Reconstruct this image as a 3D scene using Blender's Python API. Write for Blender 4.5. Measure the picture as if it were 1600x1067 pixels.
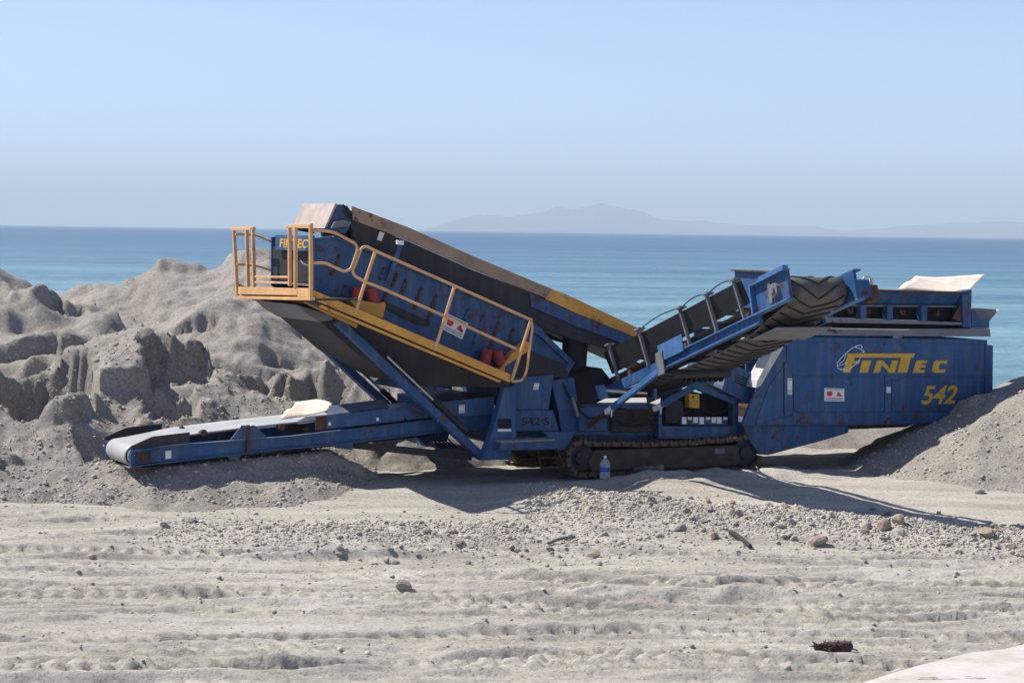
import bpy, math, random
import numpy as np
from mathutils import Vector, Matrix
R=math.radians
for o in list(bpy.data.objects): bpy.data.objects.remove(o)
scene=bpy.context.scene
COL=scene.collection
random.seed(7)
# ------------------------------------------------------------------ camera
F=3400.;CX,CY=800.,533.5;EYE=3.77            # photo pixels (1600 wide); eye height over the track ground
PITCH=math.atan((533.5-361)/F);ROLL=0.0125
fw=Vector((0,math.cos(PITCH),-math.sin(PITCH)));up0=Vector((0,math.sin(PITCH),math.cos(PITCH)));r0=Vector((1,0,0))
rt=r0*math.cos(ROLL)+up0*math.sin(ROLL); upv=up0*math.cos(ROLL)-r0*math.sin(ROLL)
cam=bpy.data.cameras.new('camera');camo=bpy.data.objects.new('camera',cam);COL.objects.link(camo)
cam.sensor_width=36;cam.lens=F/1600*36;cam.clip_start=.1;cam.clip_end=90000
m=Matrix.Identity(4)
for i,ax in enumerate((rt,upv,-fw)):
    for j in range(3): m[j][i]=ax[j]
m[2][3]=EYE;camo.matrix_world=m
scene.camera=camo
# ------------------------------------------------------------------ sky, sun, exposure
SUN=Vector((.79,-.28,-1.0)).normalized()      # travel direction of the light
EL=math.asin(-SUN.z);AZ=math.atan2(-SUN.x,-SUN.y)
w=bpy.data.worlds.new('World');scene.world=w;w.use_nodes=True
nt=w.node_tree;nt.nodes.clear()
sk=nt.nodes.new('ShaderNodeTexSky');sk.sky_type='NISHITA';sk.sun_disc=False
sk.sun_elevation=EL;sk.sun_rotation=AZ;sk.altitude=0;sk.air_density=.8;sk.dust_density=0;sk.ozone_density=6.0
bg=nt.nodes.new('ShaderNodeBackground');bg.inputs[1].default_value=.095
wo=nt.nodes.new('ShaderNodeOutputWorld')
hs=nt.nodes.new('ShaderNodeHueSaturation');hs.inputs['Saturation'].default_value=.72;nt.links.new(sk.outputs[0],hs.inputs['Color'])
tn=nt.nodes.new('ShaderNodeMix');tn.data_type='RGBA';tn.blend_type='MULTIPLY';tn.inputs[0].default_value=1;tn.inputs[7].default_value=(.97,1.0,1.15,1);nt.links.new(hs.outputs[0],tn.inputs[6])
nt.links.new(tn.outputs[2],bg.inputs[0]);nt.links.new(bg.outputs[0],wo.inputs[0])
sl=bpy.data.lights.new('sun','SUN');sl.energy=4.8;sl.angle=R(.5);sl.color=(1,.95,.88)
so=bpy.data.objects.new('sun',sl);COL.objects.link(so);so.rotation_euler=SUN.to_track_quat('-Z','Y').to_euler();so.location=(-30,10,40)
vs=scene.view_settings;vs.view_transform='Standard';vs.look='None';vs.exposure=.55;vs.gamma=1
# ------------------------------------------------------------------ pixel helpers (a pixel gives a direction; the plane gives the distance)
PSI=R(25);U=Vector((math.cos(PSI),math.sin(PSI),0));WV=Vector((-math.sin(PSI),math.cos(PSI),0));C=Vector((1.82,35.18,0))
def ray(px,py): return fw+rt*((px-CX)/F)+upv*((CY-py)/F)
def P(px,py,v):
    "pixel on the machine's lengthwise vertical plane v -> (s,z)"
    d=ray(px,py);t=(v+C.dot(WV))/d.dot(WV);q=d*t
    return ((q-C).dot(U),EYE+q.z)
def Q(px,py,s):
    "pixel on the machine's crosswise vertical plane s -> (v,z)"
    d=ray(px,py);t=(s+C.dot(U))/d.dot(U);q=d*t
    return ((q-C).dot(WV),EYE+q.z)
def G(px,py,z=0):
    d=ray(px,py);t=(z-EYE)/d.z;q=d*t
    return Vector((q.x,q.y,z))
def T(v,pts): return [P(x,y,v) for x,y in pts]
def P3(px,py,v):
    s,z=P(px,py,v);return Vector((s,v,z))
# ------------------------------------------------------------------ materials
def newmat(name):
    m=bpy.data.materials.new(name);m.use_nodes=True
    n=m.node_tree.nodes;l=m.node_tree.links
    return m,n,l,n['Principled BSDF']
def noise(n,l,co,scale,detail=4,rough=.55):
    t=n.new('ShaderNodeTexNoise');t.inputs['Scale'].default_value=scale;t.inputs['Detail'].default_value=detail;t.inputs['Roughness'].default_value=rough
    l.new(co,t.inputs['Vector']);return t.outputs['Fac']
def ramp(n,l,fac,stops):
    r=n.new('ShaderNodeValToRGB');e=r.color_ramp.elements
    while len(e)<len(stops): e.new(.5)
    for q,(p,c) in zip(e,stops):
        q.position=p;q.color=(*c,1) if len(c)==3 else c
    l.new(fac,r.inputs[0]);return r.outputs[0]
def g3(a): return (a,a,a)
def mix(n,l,fac,a,b,mode='MIX'):
    x=n.new('ShaderNodeMix');x.data_type='RGBA';x.blend_type=mode
    for s,val in ((x.inputs[0],fac),(x.inputs[6],a),(x.inputs[7],b)):
        if hasattr(val,'is_linked') or isinstance(val,bpy.types.NodeSocket): l.new(val,s)
        elif isinstance(val,(int,float)): s.default_value=val
        else: s.default_value=(*val,1)
    return x.outputs[2]
def mth(n,l,op,a,b=None):
    x=n.new('ShaderNodeMath');x.operation=op
    for i,val in enumerate((a,b)):
        if val is None: continue
        if isinstance(val,bpy.types.NodeSocket): l.new(val,x.inputs[i])
        else: x.inputs[i].default_value=val
    return x.outputs[0]
def bump(n,l,b,h,strength,dist):
    x=n.new('ShaderNodeBump');x.inputs['Strength'].default_value=strength;x.inputs['Distance'].default_value=dist
    l.new(h,x.inputs['Height']);l.new(x.outputs[0],b.inputs['Normal'])
def paint(name,col,rust=.35,dust=.35,rough=.5,chip=(.07,.03,.018),dustcol=(.25,.22,.18),seed=0,metal=0):
    "weathered paint: tone variation, rust patches and streaks, dust that settled on upward faces"
    m,n,l,b=newmat(name)
    tc=n.new('ShaderNodeTexCoord');mp=n.new('ShaderNodeMapping');l.new(tc.outputs['Object'],mp.inputs[0]);mp.inputs['Location'].default_value=(seed*3.1,seed*1.7,seed*2.3)
    co=mp.outputs[0]
    f1=noise(n,l,co,2.2,5,.6)
    c=mix(n,l,ramp(n,l,f1,[(.3,g3(0)),(.72,g3(1))]),tuple(x*.72 for x in col),tuple(min(1,x*1.18+.004) for x in col))
    st=n.new('ShaderNodeMapping');l.new(tc.outputs['Object'],st.inputs[0]);st.inputs['Scale'].default_value=(9,9,.9)
    f2=noise(n,l,st.outputs[0],1.0,4,.6)
    c=mix(n,l,mth(n,l,'MULTIPLY',ramp(n,l,f2,[(.45,g3(0)),(.75,g3(1))]),dust*.55),c,dustcol)
    f3=noise(n,l,co,7,6,.7);f4=noise(n,l,co,1.1,2,.5)
    rm=mth(n,l,'MULTIPLY',ramp(n,l,f3,[(.52,g3(0)),(.62,g3(1))]),ramp(n,l,f4,[(.62-.3*rust,g3(0)),(.74-.3*rust,g3(1))]))
    c=mix(n,l,rm,c,chip)
    ge=n.new('ShaderNodeNewGeometry');sx=n.new('ShaderNodeSeparateXYZ');l.new(ge.outputs['Normal'],sx.inputs[0])
    dz=mth(n,l,'MULTIPLY',ramp(n,l,sx.outputs[2],[(.3,g3(0)),(.9,g3(1))]),ramp(n,l,noise(n,l,co,4,5,.65),[(.3,g3(0)),(.65,g3(1))]))
    c=mix(n,l,mth(n,l,'MULTIPLY',dz,dust*1.3),c,dustcol)
    l.new(c,b.inputs['Base Color']);b.inputs['Metallic'].default_value=metal
    rr=mth(n,l,'ADD',mth(n,l,'MULTIPLY',f1,.3),rough-.12);l.new(rr,b.inputs['Roughness'])
    b.inputs['Specular IOR Level'].default_value=.35
    bump(n,l,b,mth(n,l,'ADD',mth(n,l,'MULTIPLY',f3,.35),mth(n,l,'MULTIPLY',noise(n,l,co,1.7,2,.4),2.0)),.35,.02)
    return m
def plain(name,col,rough=.6,metal=0,var=.25,scale=6):
    m,n,l,b=newmat(name)
    tc=n.new('ShaderNodeTexCoord')
    f=noise(n,l,tc.outputs['Object'],scale,5,.6)
    c=mix(n,l,ramp(n,l,f,[(.3,g3(0)),(.7,g3(1))]),tuple(x*(1-var) for x in col),tuple(min(1,x*(1+var)) for x in col))
    l.new(c,b.inputs['Base Color']);b.inputs['Roughness'].default_value=rough;b.inputs['Metallic'].default_value=metal
    b.inputs['Specular IOR Level'].default_value=.3
    bump(n,l,b,f,.2,.004)
    return m
BLUE=paint('blue_paint',(.012,.078,.215),.40,.50)
BLUE2=paint('blue_paint_worn',(.013,.075,.20),.66,.48,seed=3)
LITBLUE=paint('sunlit_blue_paint',(.045,.14,.33),.2,.35,seed=5)  # same blue paint, lightened: sun and sky sheen put into the colour
YEL=paint('yellow_paint',(.64,.31,.05),.30,.30,chip=(.16,.06,.025),dustcol=(.42,.33,.23),seed=2)
YEL2=paint('faded_yellow_paint',(.68,.37,.15),.25,.35,chip=(.20,.08,.03),dustcol=(.45,.37,.28),seed=4)
TAN=paint('tan_skirt',(.33,.22,.145),.45,.45,chip=(.10,.045,.03),dustcol=(.36,.30,.23),seed=6)
GRIME_SHADE=paint('grime_shade_steel',(.035,.036,.042),.45,.5,rough=.75,dustcol=(.10,.09,.08),seed=1)  # real grime; on feed beam and under-screen hopper it holds shade too
GREYP=paint('grey_steel',(.17,.18,.20),.35,.45,rough=.55,seed=8)
RUST=plain('rusty_steel',(.085,.045,.03),.85,0,.45,9)
TRACK=plain('track_steel',(.13,.09,.062),.8,0,.45,12)
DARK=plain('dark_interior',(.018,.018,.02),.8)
TRKF=plain('track_frame_dusty',(.075,.058,.045),.85,0,.4,4)
RUB=plain('black_rubber',(.02,.02,.022),.65,0,.3,5)
BELT=plain('dusty_belt',(.10,.092,.082),.75,0,.3,5)
SBELT=plain('polished_belt',(.42,.42,.42),.38,0,.12,3)
CREAM=plain('cream_sheet',(.62,.53,.44),.8,0,.15,5)
PINKP=plain('dusty_plate',(.40,.33,.29),.75,0,.2,4)
LITGREY=plain('dusty_sunlit_steel',(.52,.51,.49),.6,0,.2,5)  # dusty steel lightened so the sun on the wing edges is in the colour
WHITE=plain('white_sticker',(.72,.72,.72),.5,0,.08,20)
REDS=plain('red_print',(.55,.04,.06),.5)
GRYS=plain('grey_print',(.2,.2,.22),.5)
REDR=plain('red_rubber',(.36,.05,.045),.6,0,.25,8)
YTXT=plain('yellow_lettering',(.62,.36,.035),.5,0,.2,14)
DTXT=plain('faded_dark_lettering',(.02,.025,.04),.7)
YBOX=plain('yellow_box',(.55,.30,.03),.5)
STEEL=plain('bright_steel',(.55,.55,.55),.3,.8,.15,6)
# ------------------------------------------------------------------ mesh builder
class MB:
    def __init__(s): s.v=[];s.f=[];s.sm=[]
    def add(s,vs,fs,smooth=False):
        b=len(s.v);s.v+= [tuple(x) for x in vs]
        for f in fs: s.f.append([b+i for i in f]);s.sm.append(smooth)
        return s
    def prism(s,poly,v0,v1):
        "poly of (s,z) pushed from v0 to v1"
        n=len(poly)
        a=sum(poly[i][0]*poly[(i+1)%n][1]-poly[(i+1)%n][0]*poly[i][1] for i in range(n))
        if a<0: poly=poly[::-1]
        lo,hi=min(v0,v1),max(v0,v1)
        vs=[(p[0],lo,p[1]) for p in poly]+[(p[0],hi,p[1]) for p in poly]
        fs=[list(range(n)),list(range(2*n-1,n-1,-1))]+[[i,i+n,(i+1)%n+n,(i+1)%n] for i in range(n)]
        return s.add(vs,fs)
    def box(s,a,b):
        (x0,y0,z0),(x1,y1,z1)=a,b
        return s.prism([(x0,z0),(x1,z0),(x1,z1),(x0,z1)],y0,y1)
    def bar(s,p0,p1,w,h,upd=(0,0,1)):
        p0=Vector(p0);p1=Vector(p1);d=(p1-p0).normalized();sd=d.cross(Vector(upd))
        if sd.length<1e-4: sd=d.cross(Vector((1,0,0)))
        sd.normalize();u=sd.cross(d)
        vs=[p+sd*(a*w/2)+u*(b*h/2) for p in (p0,p1) for a,b in ((-1,-1),(1,-1),(1,1),(-1,1))]
        return s.add(vs,[(3,2,1,0),(4,5,6,7),(0,1,5,4),(1,2,6,5),(2,3,7,6),(3,0,4,7)])
    def tube(s,pts,r,n=8,closed=False):
        pts=[Vector(p) for p in pts];k=len(pts);rings=[]
        ref=None
        for i,p in enumerate(pts):
            a=pts[i-1] if (i>0 or closed) else p;b=pts[(i+1)%k] if (i<k-1 or closed) else p
            d=(b-a).normalized()
            if ref is None: ref=d.orthogonal().normalized()
            ref=(ref-d*ref.dot(d)).normalized();bi=d.cross(ref)
            rings.append([p+(ref*math.cos(2*math.pi*j/n)+bi*math.sin(2*math.pi*j/n))*r for j in range(n)])
        vs=[q for rg in rings for q in rg];fs=[]
        for i in range(k-1 if not closed else k):
            for j in range(n):
                fs.append((i*n+j,i*n+(j+1)%n,((i+1)%k)*n+(j+1)%n,((i+1)%k)*n+j))
        s.add(vs,fs,True)
        if not closed:
            s.add(rings[0],[list(range(n-1,-1,-1))]);s.add(rings[-1],[list(range(n))])
        return s
    def cyl(s,p0,p1,r0,r1=None,n=16):
        r1=r0 if r1 is None else r1
        p0=Vector(p0);p1=Vector(p1);d=(p1-p0).normalized();a=d.orthogonal().normalized();b=d.cross(a)
        A=[p0+(a*math.cos(2*math.pi*j/n)+b*math.sin(2*math.pi*j/n))*r0 for j in range(n)]
        B=[p1+(a*math.cos(2*math.pi*j/n)+b*math.sin(2*math.pi*j/n))*r1 for j in range(n)]
        s.add(A+B,[(j,(j+1)%n,n+(j+1)%n,n+j) for j in range(n)],True)
        s.add(A,[list(range(n-1,-1,-1))]);s.add(B,[list(range(n))]);return s
    def build(s,name,mat,parent=None,bevel=0):
        me=bpy.data.meshes.new(name);me.from_pydata(s.v,[],s.f);me.polygons.foreach_set('use_smooth',s.sm);me.materials.append(mat);me.update()
        o=bpy.data.objects.new(name,me);COL.objects.link(o);o.parent=parent
        if bevel:
            b=o.modifiers.new('bevel','BEVEL');b.width=bevel;b.segments=1;b.limit_method='ANGLE';b.angle_limit=R(40)
        return o
def round_path(pts,rad=.06,k=4):
    "polyline with rounded corners"
    pts=[Vector(p) for p in pts];out=[pts[0]]
    for i in range(1,len(pts)-1):
        a,b,c=pts[i-1],pts[i],pts[i+1]
        r=min(rad,(a-b).length*.45,(c-b).length*.45)
        p=b+(a-b).normalized()*r;q=b+(c-b).normalized()*r
        for j in range(k+1):
            t=j/k;out.append(p*(1-t)**2+b*2*t*(1-t)+q*t*t)
    out.append(pts[-1]);return out
def empty(name,loc=(0,0,0),rz=0,parent=None):
    o=bpy.data.objects.new(name,None);COL.objects.link(o);o.location=loc;o.rotation_euler=(0,0,rz);o.parent=parent;o.empty_display_size=.2
    return o
def tag(o,label=None,cat=None,group=None,kind=None):
    for k,val in (('label',label),('category',cat),('group',group),('kind',kind)):
        if val: o[k]=val
    return o
# ------------------------------------------------------------------ numpy noise
_rs=np.random.RandomState(11);_perm=_rs.permutation(512);_perm=np.concatenate([_perm,_perm,_perm])
_ga=_rs.rand(512)*2*np.pi;_gx=np.cos(_ga);_gy=np.sin(_ga)
def perlin(x,y):
    xi=np.floor(x).astype(int);yi=np.floor(y).astype(int);xf=x-xi;yf=y-yi
    u=xf**3*(xf*(xf*6-15)+10);v=yf**3*(yf*(yf*6-15)+10)
    def g(ix,iy,dx,dy):
        h=_perm[(_perm[ix%512]+iy%512)]%512
        return _gx[h]*dx+_gy[h]*dy
    a=g(xi,yi,xf,yf);b=g(xi+1,yi,xf-1,yf);c=g(xi,yi+1,xf,yf-1);d=g(xi+1,yi+1,xf-1,yf-1)
    return (a*(1-u)+b*u)*(1-v)+(c*(1-u)+d*u)*v
def fbm(x,y,oct=5,gain=.5):
    s=0;a=1
    for i in range(oct):
        s=s+a*perlin(x+17.3*i,y+9.1*i);x=x*2.03;y=y*2.03;a*=gain
    return s
def ridged(x,y,oct=4,gain=.55):
    s=0;a=1
    for i in range(oct):
        s=s+a*(1-2.4*np.abs(perlin(x+5.3*i,y+3.1*i)));x=x*2.1;y=y*2.1;a*=gain
    return s
def sstep(a,b,x):
    t=np.clip((x-a)/(b-a),0,1);return t*t*(3-2*t)
# ------------------------------------------------------------------ ground
TRK=[]
_r=random.Random(5)
for i in range(30):
    y0=18.4+i*.39+_r.uniform(-.3,.3)
    TRK.append((y0,_r.uniform(-.06,.10),_r.uniform(.05,.3),_r.uniform(5,11),_r.uniform(0,6),_r.uniform(.09,.2),_r.uniform(.4,1.0)))
BERM=[]
for i in range(70):
    yy=18.4+10.6*_r.random()**1.1
    BERM.append((_r.uniform(-6.5,6.5)*yy/26,yy,_r.uniform(.8,3.2),_r.uniform(.015,.055)*(1 if yy<25 else .8),_r.uniform(-.08,.14),_r.uniform(.10,.30),_r.uniform(0,6)))
for y0,sl,am,ph in ((19.3,.09,.25,1.0),(20.9,.09,.25,1.0),(22.6,-.05,.2,3.3),(24.3,-.05,.2,3.3),(23.5,.13,.3,5.0),(26.2,.03,.15,2.0)):
    TRK.append((y0,sl,am,9,ph,.2,1.35))
def ground_z(x,y):
    z=-.17*sstep(33.2,30.2,y)
    z=z-2.3*sstep(44,86,y)-2.5*sstep(84,140,y)
    near=sstep(60,40,y)
    z=z+near*(.08*fbm(x*.3,y*.45,2)+.018*fbm(x*1.0,y*2.2,3))
    # gravel bank in front of the machine
    d=(y-(31.0-.55*np.clip(x-.5,0,20)))
    bank=np.exp(-(d/1.0)**2)*sstep(-.8,1.2,x)*sstep(12,8,x)
    z=z+bank*(.20+.10*fbm(x*1.1,y*1.1,3))
    d2=(y-27.6);b2=np.exp(-(d2/1.2)**2)*np.exp(-((x+1.0)/2.6)**2)
    z=z+b2*(.10+.07*fbm(x*1.6,y*1.6,3))
    # wheel tracks with raised edges and lug marks
    fg=sstep(31.0,28.8,y)*(1-.85*np.clip(bank*1.6,0,1))*(1-.7*np.clip(b2*1.4,0,1))
    for y0,sl,am,la,ph,hw,st in TRK:
        yc=y0+sl*x+am*np.sin(x/la*6.28+ph)
        a=np.abs(y-yc)/hw
        on=sstep(-.3,.2,perlin(x*.12+ph*3,y*.02+ph))*st*fg
        lug=np.sign(np.sin(6.283*(x*4.6+a*.8*np.sign(y-yc))))*.5+.5
        inn=sstep(1.05,.85,a)
        ed=np.exp(-((a-1.3)/.3)**2)*(.6+.7*perlin(x*.45+ph,y*.3)+.25*perlin(x*5+ph,y*2))
        z=z+on*(-.045*inn+.036*inn*lug+.065*np.clip(ed,-.2,2))
    for bx,by,hl,hh,sl,wd,ph in BERM:
        sel=(np.abs(x-bx)<hl*1.15)&(np.abs(y-by)<1.6)
        if not sel.any(): continue
        xx=x[sel];yy=y[sel];e=np.clip(1-((xx-bx)/(hl*1.1))**2,0,1)
        d=yy-(by+sl*(xx-bx)+.06*np.sin(xx*3+ph)+.03*np.sin(xx*9+ph))
        pr=np.where(d<0,sstep(-.07,0,d),np.exp(-(np.maximum(d,0)/wd)**1.4))
        z[sel]=z[sel]+(hh*e*pr*(1+.15*np.sin(xx*14+ph)*np.sin(xx*5)))*fg[sel]
    # low wind and scrape ripples, crumbs
    z=z+fg*(.02*np.clip(ridged(x*.3,y*1.1,3)-.9,0,2)+.006*ridged(x*.5+4,y*6,3))
    z=z+near*(.008*fbm(x*5,y*10,4,.65)+.05*bank*fbm(x*5,y*5,4,.6)+.035*b2*fbm(x*6,y*6,4,.6))
    z=z-.14*sstep(0,.35,17.8+.7*(x-2.8)-y)*sstep(1.5,3,x)
    # the hollow scraped out under the machine, sand banked along the track
    lx=(x-C.x)*U.x+(y-C.y)*U.y;lv=(x-C.x)*WV.x+(y-C.y)*WV.y
    hol=sstep(1.9,1.1,np.abs(lv))*sstep(-4.4,-3.4,lx)*sstep(7.5,6.0,lx)
    z=z+sstep(-1.42,-1.7,lv)*sstep(-3.4,-2.1,lv)*sstep(-1.6,-.4,lx)*sstep(2.6,1.6,lx)*(.09+.12*fbm(x*1.5,y*1.5,3))
    z=np.where(hol>0,z*(1-hol)+hol*(-.06+.03*fbm(x*2,y*2,3)),z)
    return z
def grid_mesh(name,xs,ys,fz,mat,kind=None,smooth=True):
    X,Y=np.meshgrid(xs,ys);Z=fz(X,Y)
    co=np.stack([X,Y,Z],-1).reshape(-1,3)
    nx,ny=len(xs),len(ys)
    i=np.arange((ny-1)*(nx-1));r_=i//(nx-1);c_=i%(nx-1);a=r_*nx+c_
    fc=np.stack([a,a+1,a+nx+1,a+nx],-1)
    me=bpy.data.meshes.new(name)
    me.vertices.add(len(co));me.vertices.foreach_set('co',co.astype(np.float32).ravel())
    me.loops.add(fc.size);me.loops.foreach_set('vertex_index',fc.astype(np.int32).ravel())
    me.polygons.add(len(fc));me.polygons.foreach_set('loop_start',np.arange(0,fc.size,4,dtype=np.int32))
    me.polygons.foreach_set('use_smooth',np.full(len(fc),smooth));me.update(calc_edges=True);me.validate()
    me.materials.append(mat)
    o=bpy.data.objects.new(name,me);COL.objects.link(o)
    if kind: o['kind']=kind
    return o
def sand_mat(name,c1,c2,gravel=0,damp=(.19,.17,.15),streak=0):
    m,n,l,b=newmat(name)
    ge=n.new('ShaderNodeNewGeometry');co=ge.outputs['Position']
    a=noise(n,l,co,.55,5,.6);f=noise(n,l,co,9,8,.78);sp=noise(n,l,co,24,5,.8)
    c=mix(n,l,ramp(n,l,a,[(.32,g3(0)),(.68,g3(1))]),c1,c2)
    if streak:
        mp=n.new('ShaderNodeMapping');mp.inputs['Scale'].default_value=(.35,2.6,1);mp.inputs['Rotation'].default_value=(0,0,.05);l.new(co,mp.inputs[0])
        s1=noise(n,l,mp.outputs[0],1,7,.68)
        c=mix(n,l,mth(n,l,'MULTIPLY',ramp(n,l,s1,[(.46,g3(0)),(.62,g3(1))]),.6),c,damp)
        c=mix(n,l,mth(n,l,'MULTIPLY',ramp(n,l,s1,[(.30,g3(1)),(.44,g3(0))]),.6),c,(.56,.53,.48))
    c=mix(n,l,mth(n,l,'MULTIPLY',ramp(n,l,f,[(.5,g3(0)),(.75,g3(1))]),.45),c,damp)
    c=mix(n,l,mth(n,l,'MULTIPLY',ramp(n,l,sp,[(.36,g3(1)),(.47,g3(0))]),.7),c,tuple(x*.5 for x in damp))
    c=mix(n,l,mth(n,l,'MULTIPLY',ramp(n,l,sp,[(.55,g3(0)),(.66,g3(1))]),.6),c,(.60,.57,.52))
    l.new(c,b.inputs['Base Color']);b.inputs['Roughness'].default_value=.95;b.inputs['Specular IOR Level'].default_value=.1
    h=mth(n,l,'ADD',mth(n,l,'MULTIPLY',f,.6),mth(n,l,'MULTIPLY',sp,.35))
    bump(n,l,b,h,1.0,.042)
    return m
SAND=sand_mat('pale_ground_sand',(.43,.395,.335),(.52,.48,.41),damp=(.29,.265,.222),streak=1)
PILE=sand_mat('grey_pile_sand',(.27,.245,.21),(.34,.31,.27),damp=(.19,.172,.148))
def axis(*seg):
    out=[]
    for a,b,st in seg: out+=list(np.arange(a,b,st))
    return np.array(out+[seg[-1][1]])
gx=axis((-400,-60,40),(-60,-16,4),(-16,-9,.25),(-9,9,.038),(9,16,.25),(16,60,4),(60,400,40))
gy=axis((-60,10,7),(10,17.4,.4),(17.4,31.6,.032),(31.6,36,.06),(36,50,.25),(50,100,2),(100,140,8))
ground=grid_mesh('ground',gx,gy,ground_z,SAND,'structure')
# concrete edge in the lower right corner
mc,n,l,b=newmat('pale_concrete');ge=n.new('ShaderNodeNewGeometry');f=noise(n,l,ge.outputs['Position'],3,6,.65)
f9=noise(n,l,ge.outputs['Position'],1.6,8,.75)
l.new(mix(n,l,ramp(n,l,f9,[(.46,g3(0)),(.6,g3(.85))]),ramp(n,l,f,[(.3,(.48,.44,.40)),(.7,(.56,.52,.475))]),(.42,.38,.32)),b.inputs['Base Color']);b.inputs['Roughness'].default_value=.9;bump(n,l,b,f,.3,.01)
def slab():
    e=[G(x,y,-.1) for x,y in ((1330,1080),(1390,1062),(1430,1046),(1475,1038),(1520,1026),(1565,1020),(1600,1015),(1680,1008),(1800,1000))]
    top=[(p.x,p.y+.05*math.sin(i*2.3),-.055) for i,p in enumerate(e)]
    far=[(14,21.5,-.055),(14,8,-.055),(2.0,8,-.055)]
    poly=top+far;n=len(poly);mb=MB()
    vs=poly+[(x,y,-.4) for x,y,z in poly]
    mb.add(vs,[list(range(n-1,-1,-1)),list(range(n,2*n))]+[[i,(i+1)%n,(i+1)%n+n,i+n] for i in range(n)])
    return mb.build('pavement',mc)
tag(slab(),kind='structure')
# ------------------------------------------------------------------ sand piles
BITES=[(-7.4,33.8,.25,.75,3.4),(-4.3,36.4,.6,.6,2.8),(-3.1,36.6,.55,.55,2.8),(-4.0,39.2,1.15,.6,3.0),(-5.4,35.0,.95,.35,3.0),(-5.3,34.0,.65,.3,2.8),(-8.0,38.9,2.1,.28,2.8),(-5.9,40.4,1.75,.4,2.8),(-2.2,40.5,1.1,.5,2.6)]
def pile_fn(cones,det=1.0,warp=.35,bites=True,clip=-.6,sharp=.06):
    def fz(x,y):
        wx=x+warp*fbm(x*.7+3,y*.7,4)+.10*fbm(x*2.6,y*2.6,3);wy=y+warp*fbm(x*.7+40,y*.7+9,4)+.10*fbm(x*2.6+7,y*2.6,3)
        z=np.full(x.shape,-5.)
        for cx,cy,h,sl in cones:
            d=np.sqrt((wx-cx)**2+(wy-cy)**2+sharp)
            q=h-sl*d;z=np.maximum(z,q)+.10*np.exp(-np.abs(z-q)/.12)*(np.minimum(z,q)>-3)
        amp=sstep(-.3,.5,z)
        z=z+det*amp*(.09*(ridged(x*.55,y*.55,3)-.6)+.035*fbm(x*2,y*2,3))
        if bites:
            for bx,by,zf,r_,st in BITES:
                d=np.sqrt((wx-bx)**2+((wy-by)*.8)**2)
                an=np.arctan2(wy-by,wx-bx);z=np.minimum(z,zf+np.maximum(0,d-r_*(1+.28*perlin(an*2.2+bx,an*0+by)+.16*perlin(an*7+bx,an*0+3.3)))*st+.09*fbm(x*4,y*4,4,.6))
        # gullies and slumped steps on the steep faces
        # slumped steps: short steep breaks along wandering height lines
        q=z/.7+1.5*perlin(x*.4+30,y*.4)+.35*perlin(x*1.1,y*1.1+9)+.05*fbm(x*4,y*4,3);fr=q-np.floor(q)
        msk=sstep(-.12,.22,perlin(x*.5+12,y*.5+4)+.4*perlin(x*1.4,y*1.4))
        z=z+det*amp*msk*.7*.52*(sstep(.0,.20,fr)-fr)
        # gullies, clods and crumbs
        st=sstep(-.1,.35,perlin(x*.8+50,y*.8))
        z=z+max(det,.45 if not bites else .95)*amp*(.03*ridged(x*3.4+2,y*1.3,3)*st+.07*st*np.clip(fbm(x*4.5,y*4.5,4,.65),0,1)+.02*fbm(x*7,y*7,4,.7))
        # the sand stays below the tail conveyor that stands in it
        lx=(x-C.x)*U.x+(y-C.y)*U.y;lv=(x-C.x)*WV.x+(y-C.y)*WV.y
        lim=np.where((lx>-8.75)&(lx<2),.27+np.clip(lx+8.34,0,9)*.06+np.maximum(0,np.abs(lv)-.8)*1.6,9)
        z=np.minimum(z,lim)
        return np.maximum(z,clip)
    return fz
def pile(name,label,cones,xr,yr,st,**k):
    o=grid_mesh(name,np.arange(xr[0],xr[1],st),np.arange(yr[0],yr[1],st),pile_fn(cones,**k),PILE)
    return tag(o,label,'sand pile')
pile('sand_pile','largest grey sand pile, rounded top against the sea behind the yellow platform',
     [(-5.1,44.6,3.36,.50),(-7.0,44.6,3.12,.50),(-3.6,44.2,2.9,.55),(-8.6,45.2,2.65,.5),(-2.6,42.5,2.0,.5),(-5.6,41.6,2.5,.55)],(-14,3.5),(36,54),.06,det=.5)
pile('sand_pile','sand pile at the left edge of the picture, its ridge sloping down to the right',
     [(-9.9,39.6,3.02,.55),(-8.5,39.2,2.75,.62),(-12,39,3.2,.5),(-7.5,38.6,2.2,.6)],(-19,-3.5),(32,46),.06)
MPC=[(-6.05,35.6,2.1,.62),(-7.2,35.1,1.55,.6),(-4.6,36.6,1.5,.5),(-3.0,37.6,1.45,.45),(-1.5,38.5,1.1,.4),(-9.0,34.0,1.95,.6),(-10.6,33.4,1.7,.5),(-6.7,33.0,1.0,.52),(-5.3,32.5,.62,.45),(-4.3,32.3,.55,.42),(-3.3,32.6,.42,.36)]
MPILE=pile_fn(MPC,sharp=.03)
pile('sand_pile','low broken sand heap with a sharp peak behind and under the tail conveyor',
     [(-6.05,35.6,2.1,.62),(-7.2,35.1,1.55,.6),(-4.6,36.6,1.5,.5),(-3.0,37.6,1.45,.45),(-1.5,38.5,1.1,.4),(-9.0,34.0,1.95,.6),(-10.6,33.4,1.7,.5),(-6.7,33.0,1.0,.52),(-5.3,32.5,.62,.45),(-4.3,32.3,.55,.42),(-3.3,32.6,.42,.36)],(-14,0),(29.4,41),.042,sharp=.03)
RPC=[(10.2,36.1,2.22,.50),(12.5,37.0,2.5,.5),(7.9,34.9,.85,.40)]
RPILE=pile_fn(RPC,det=.45,warp=.12,bites=False)
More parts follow.
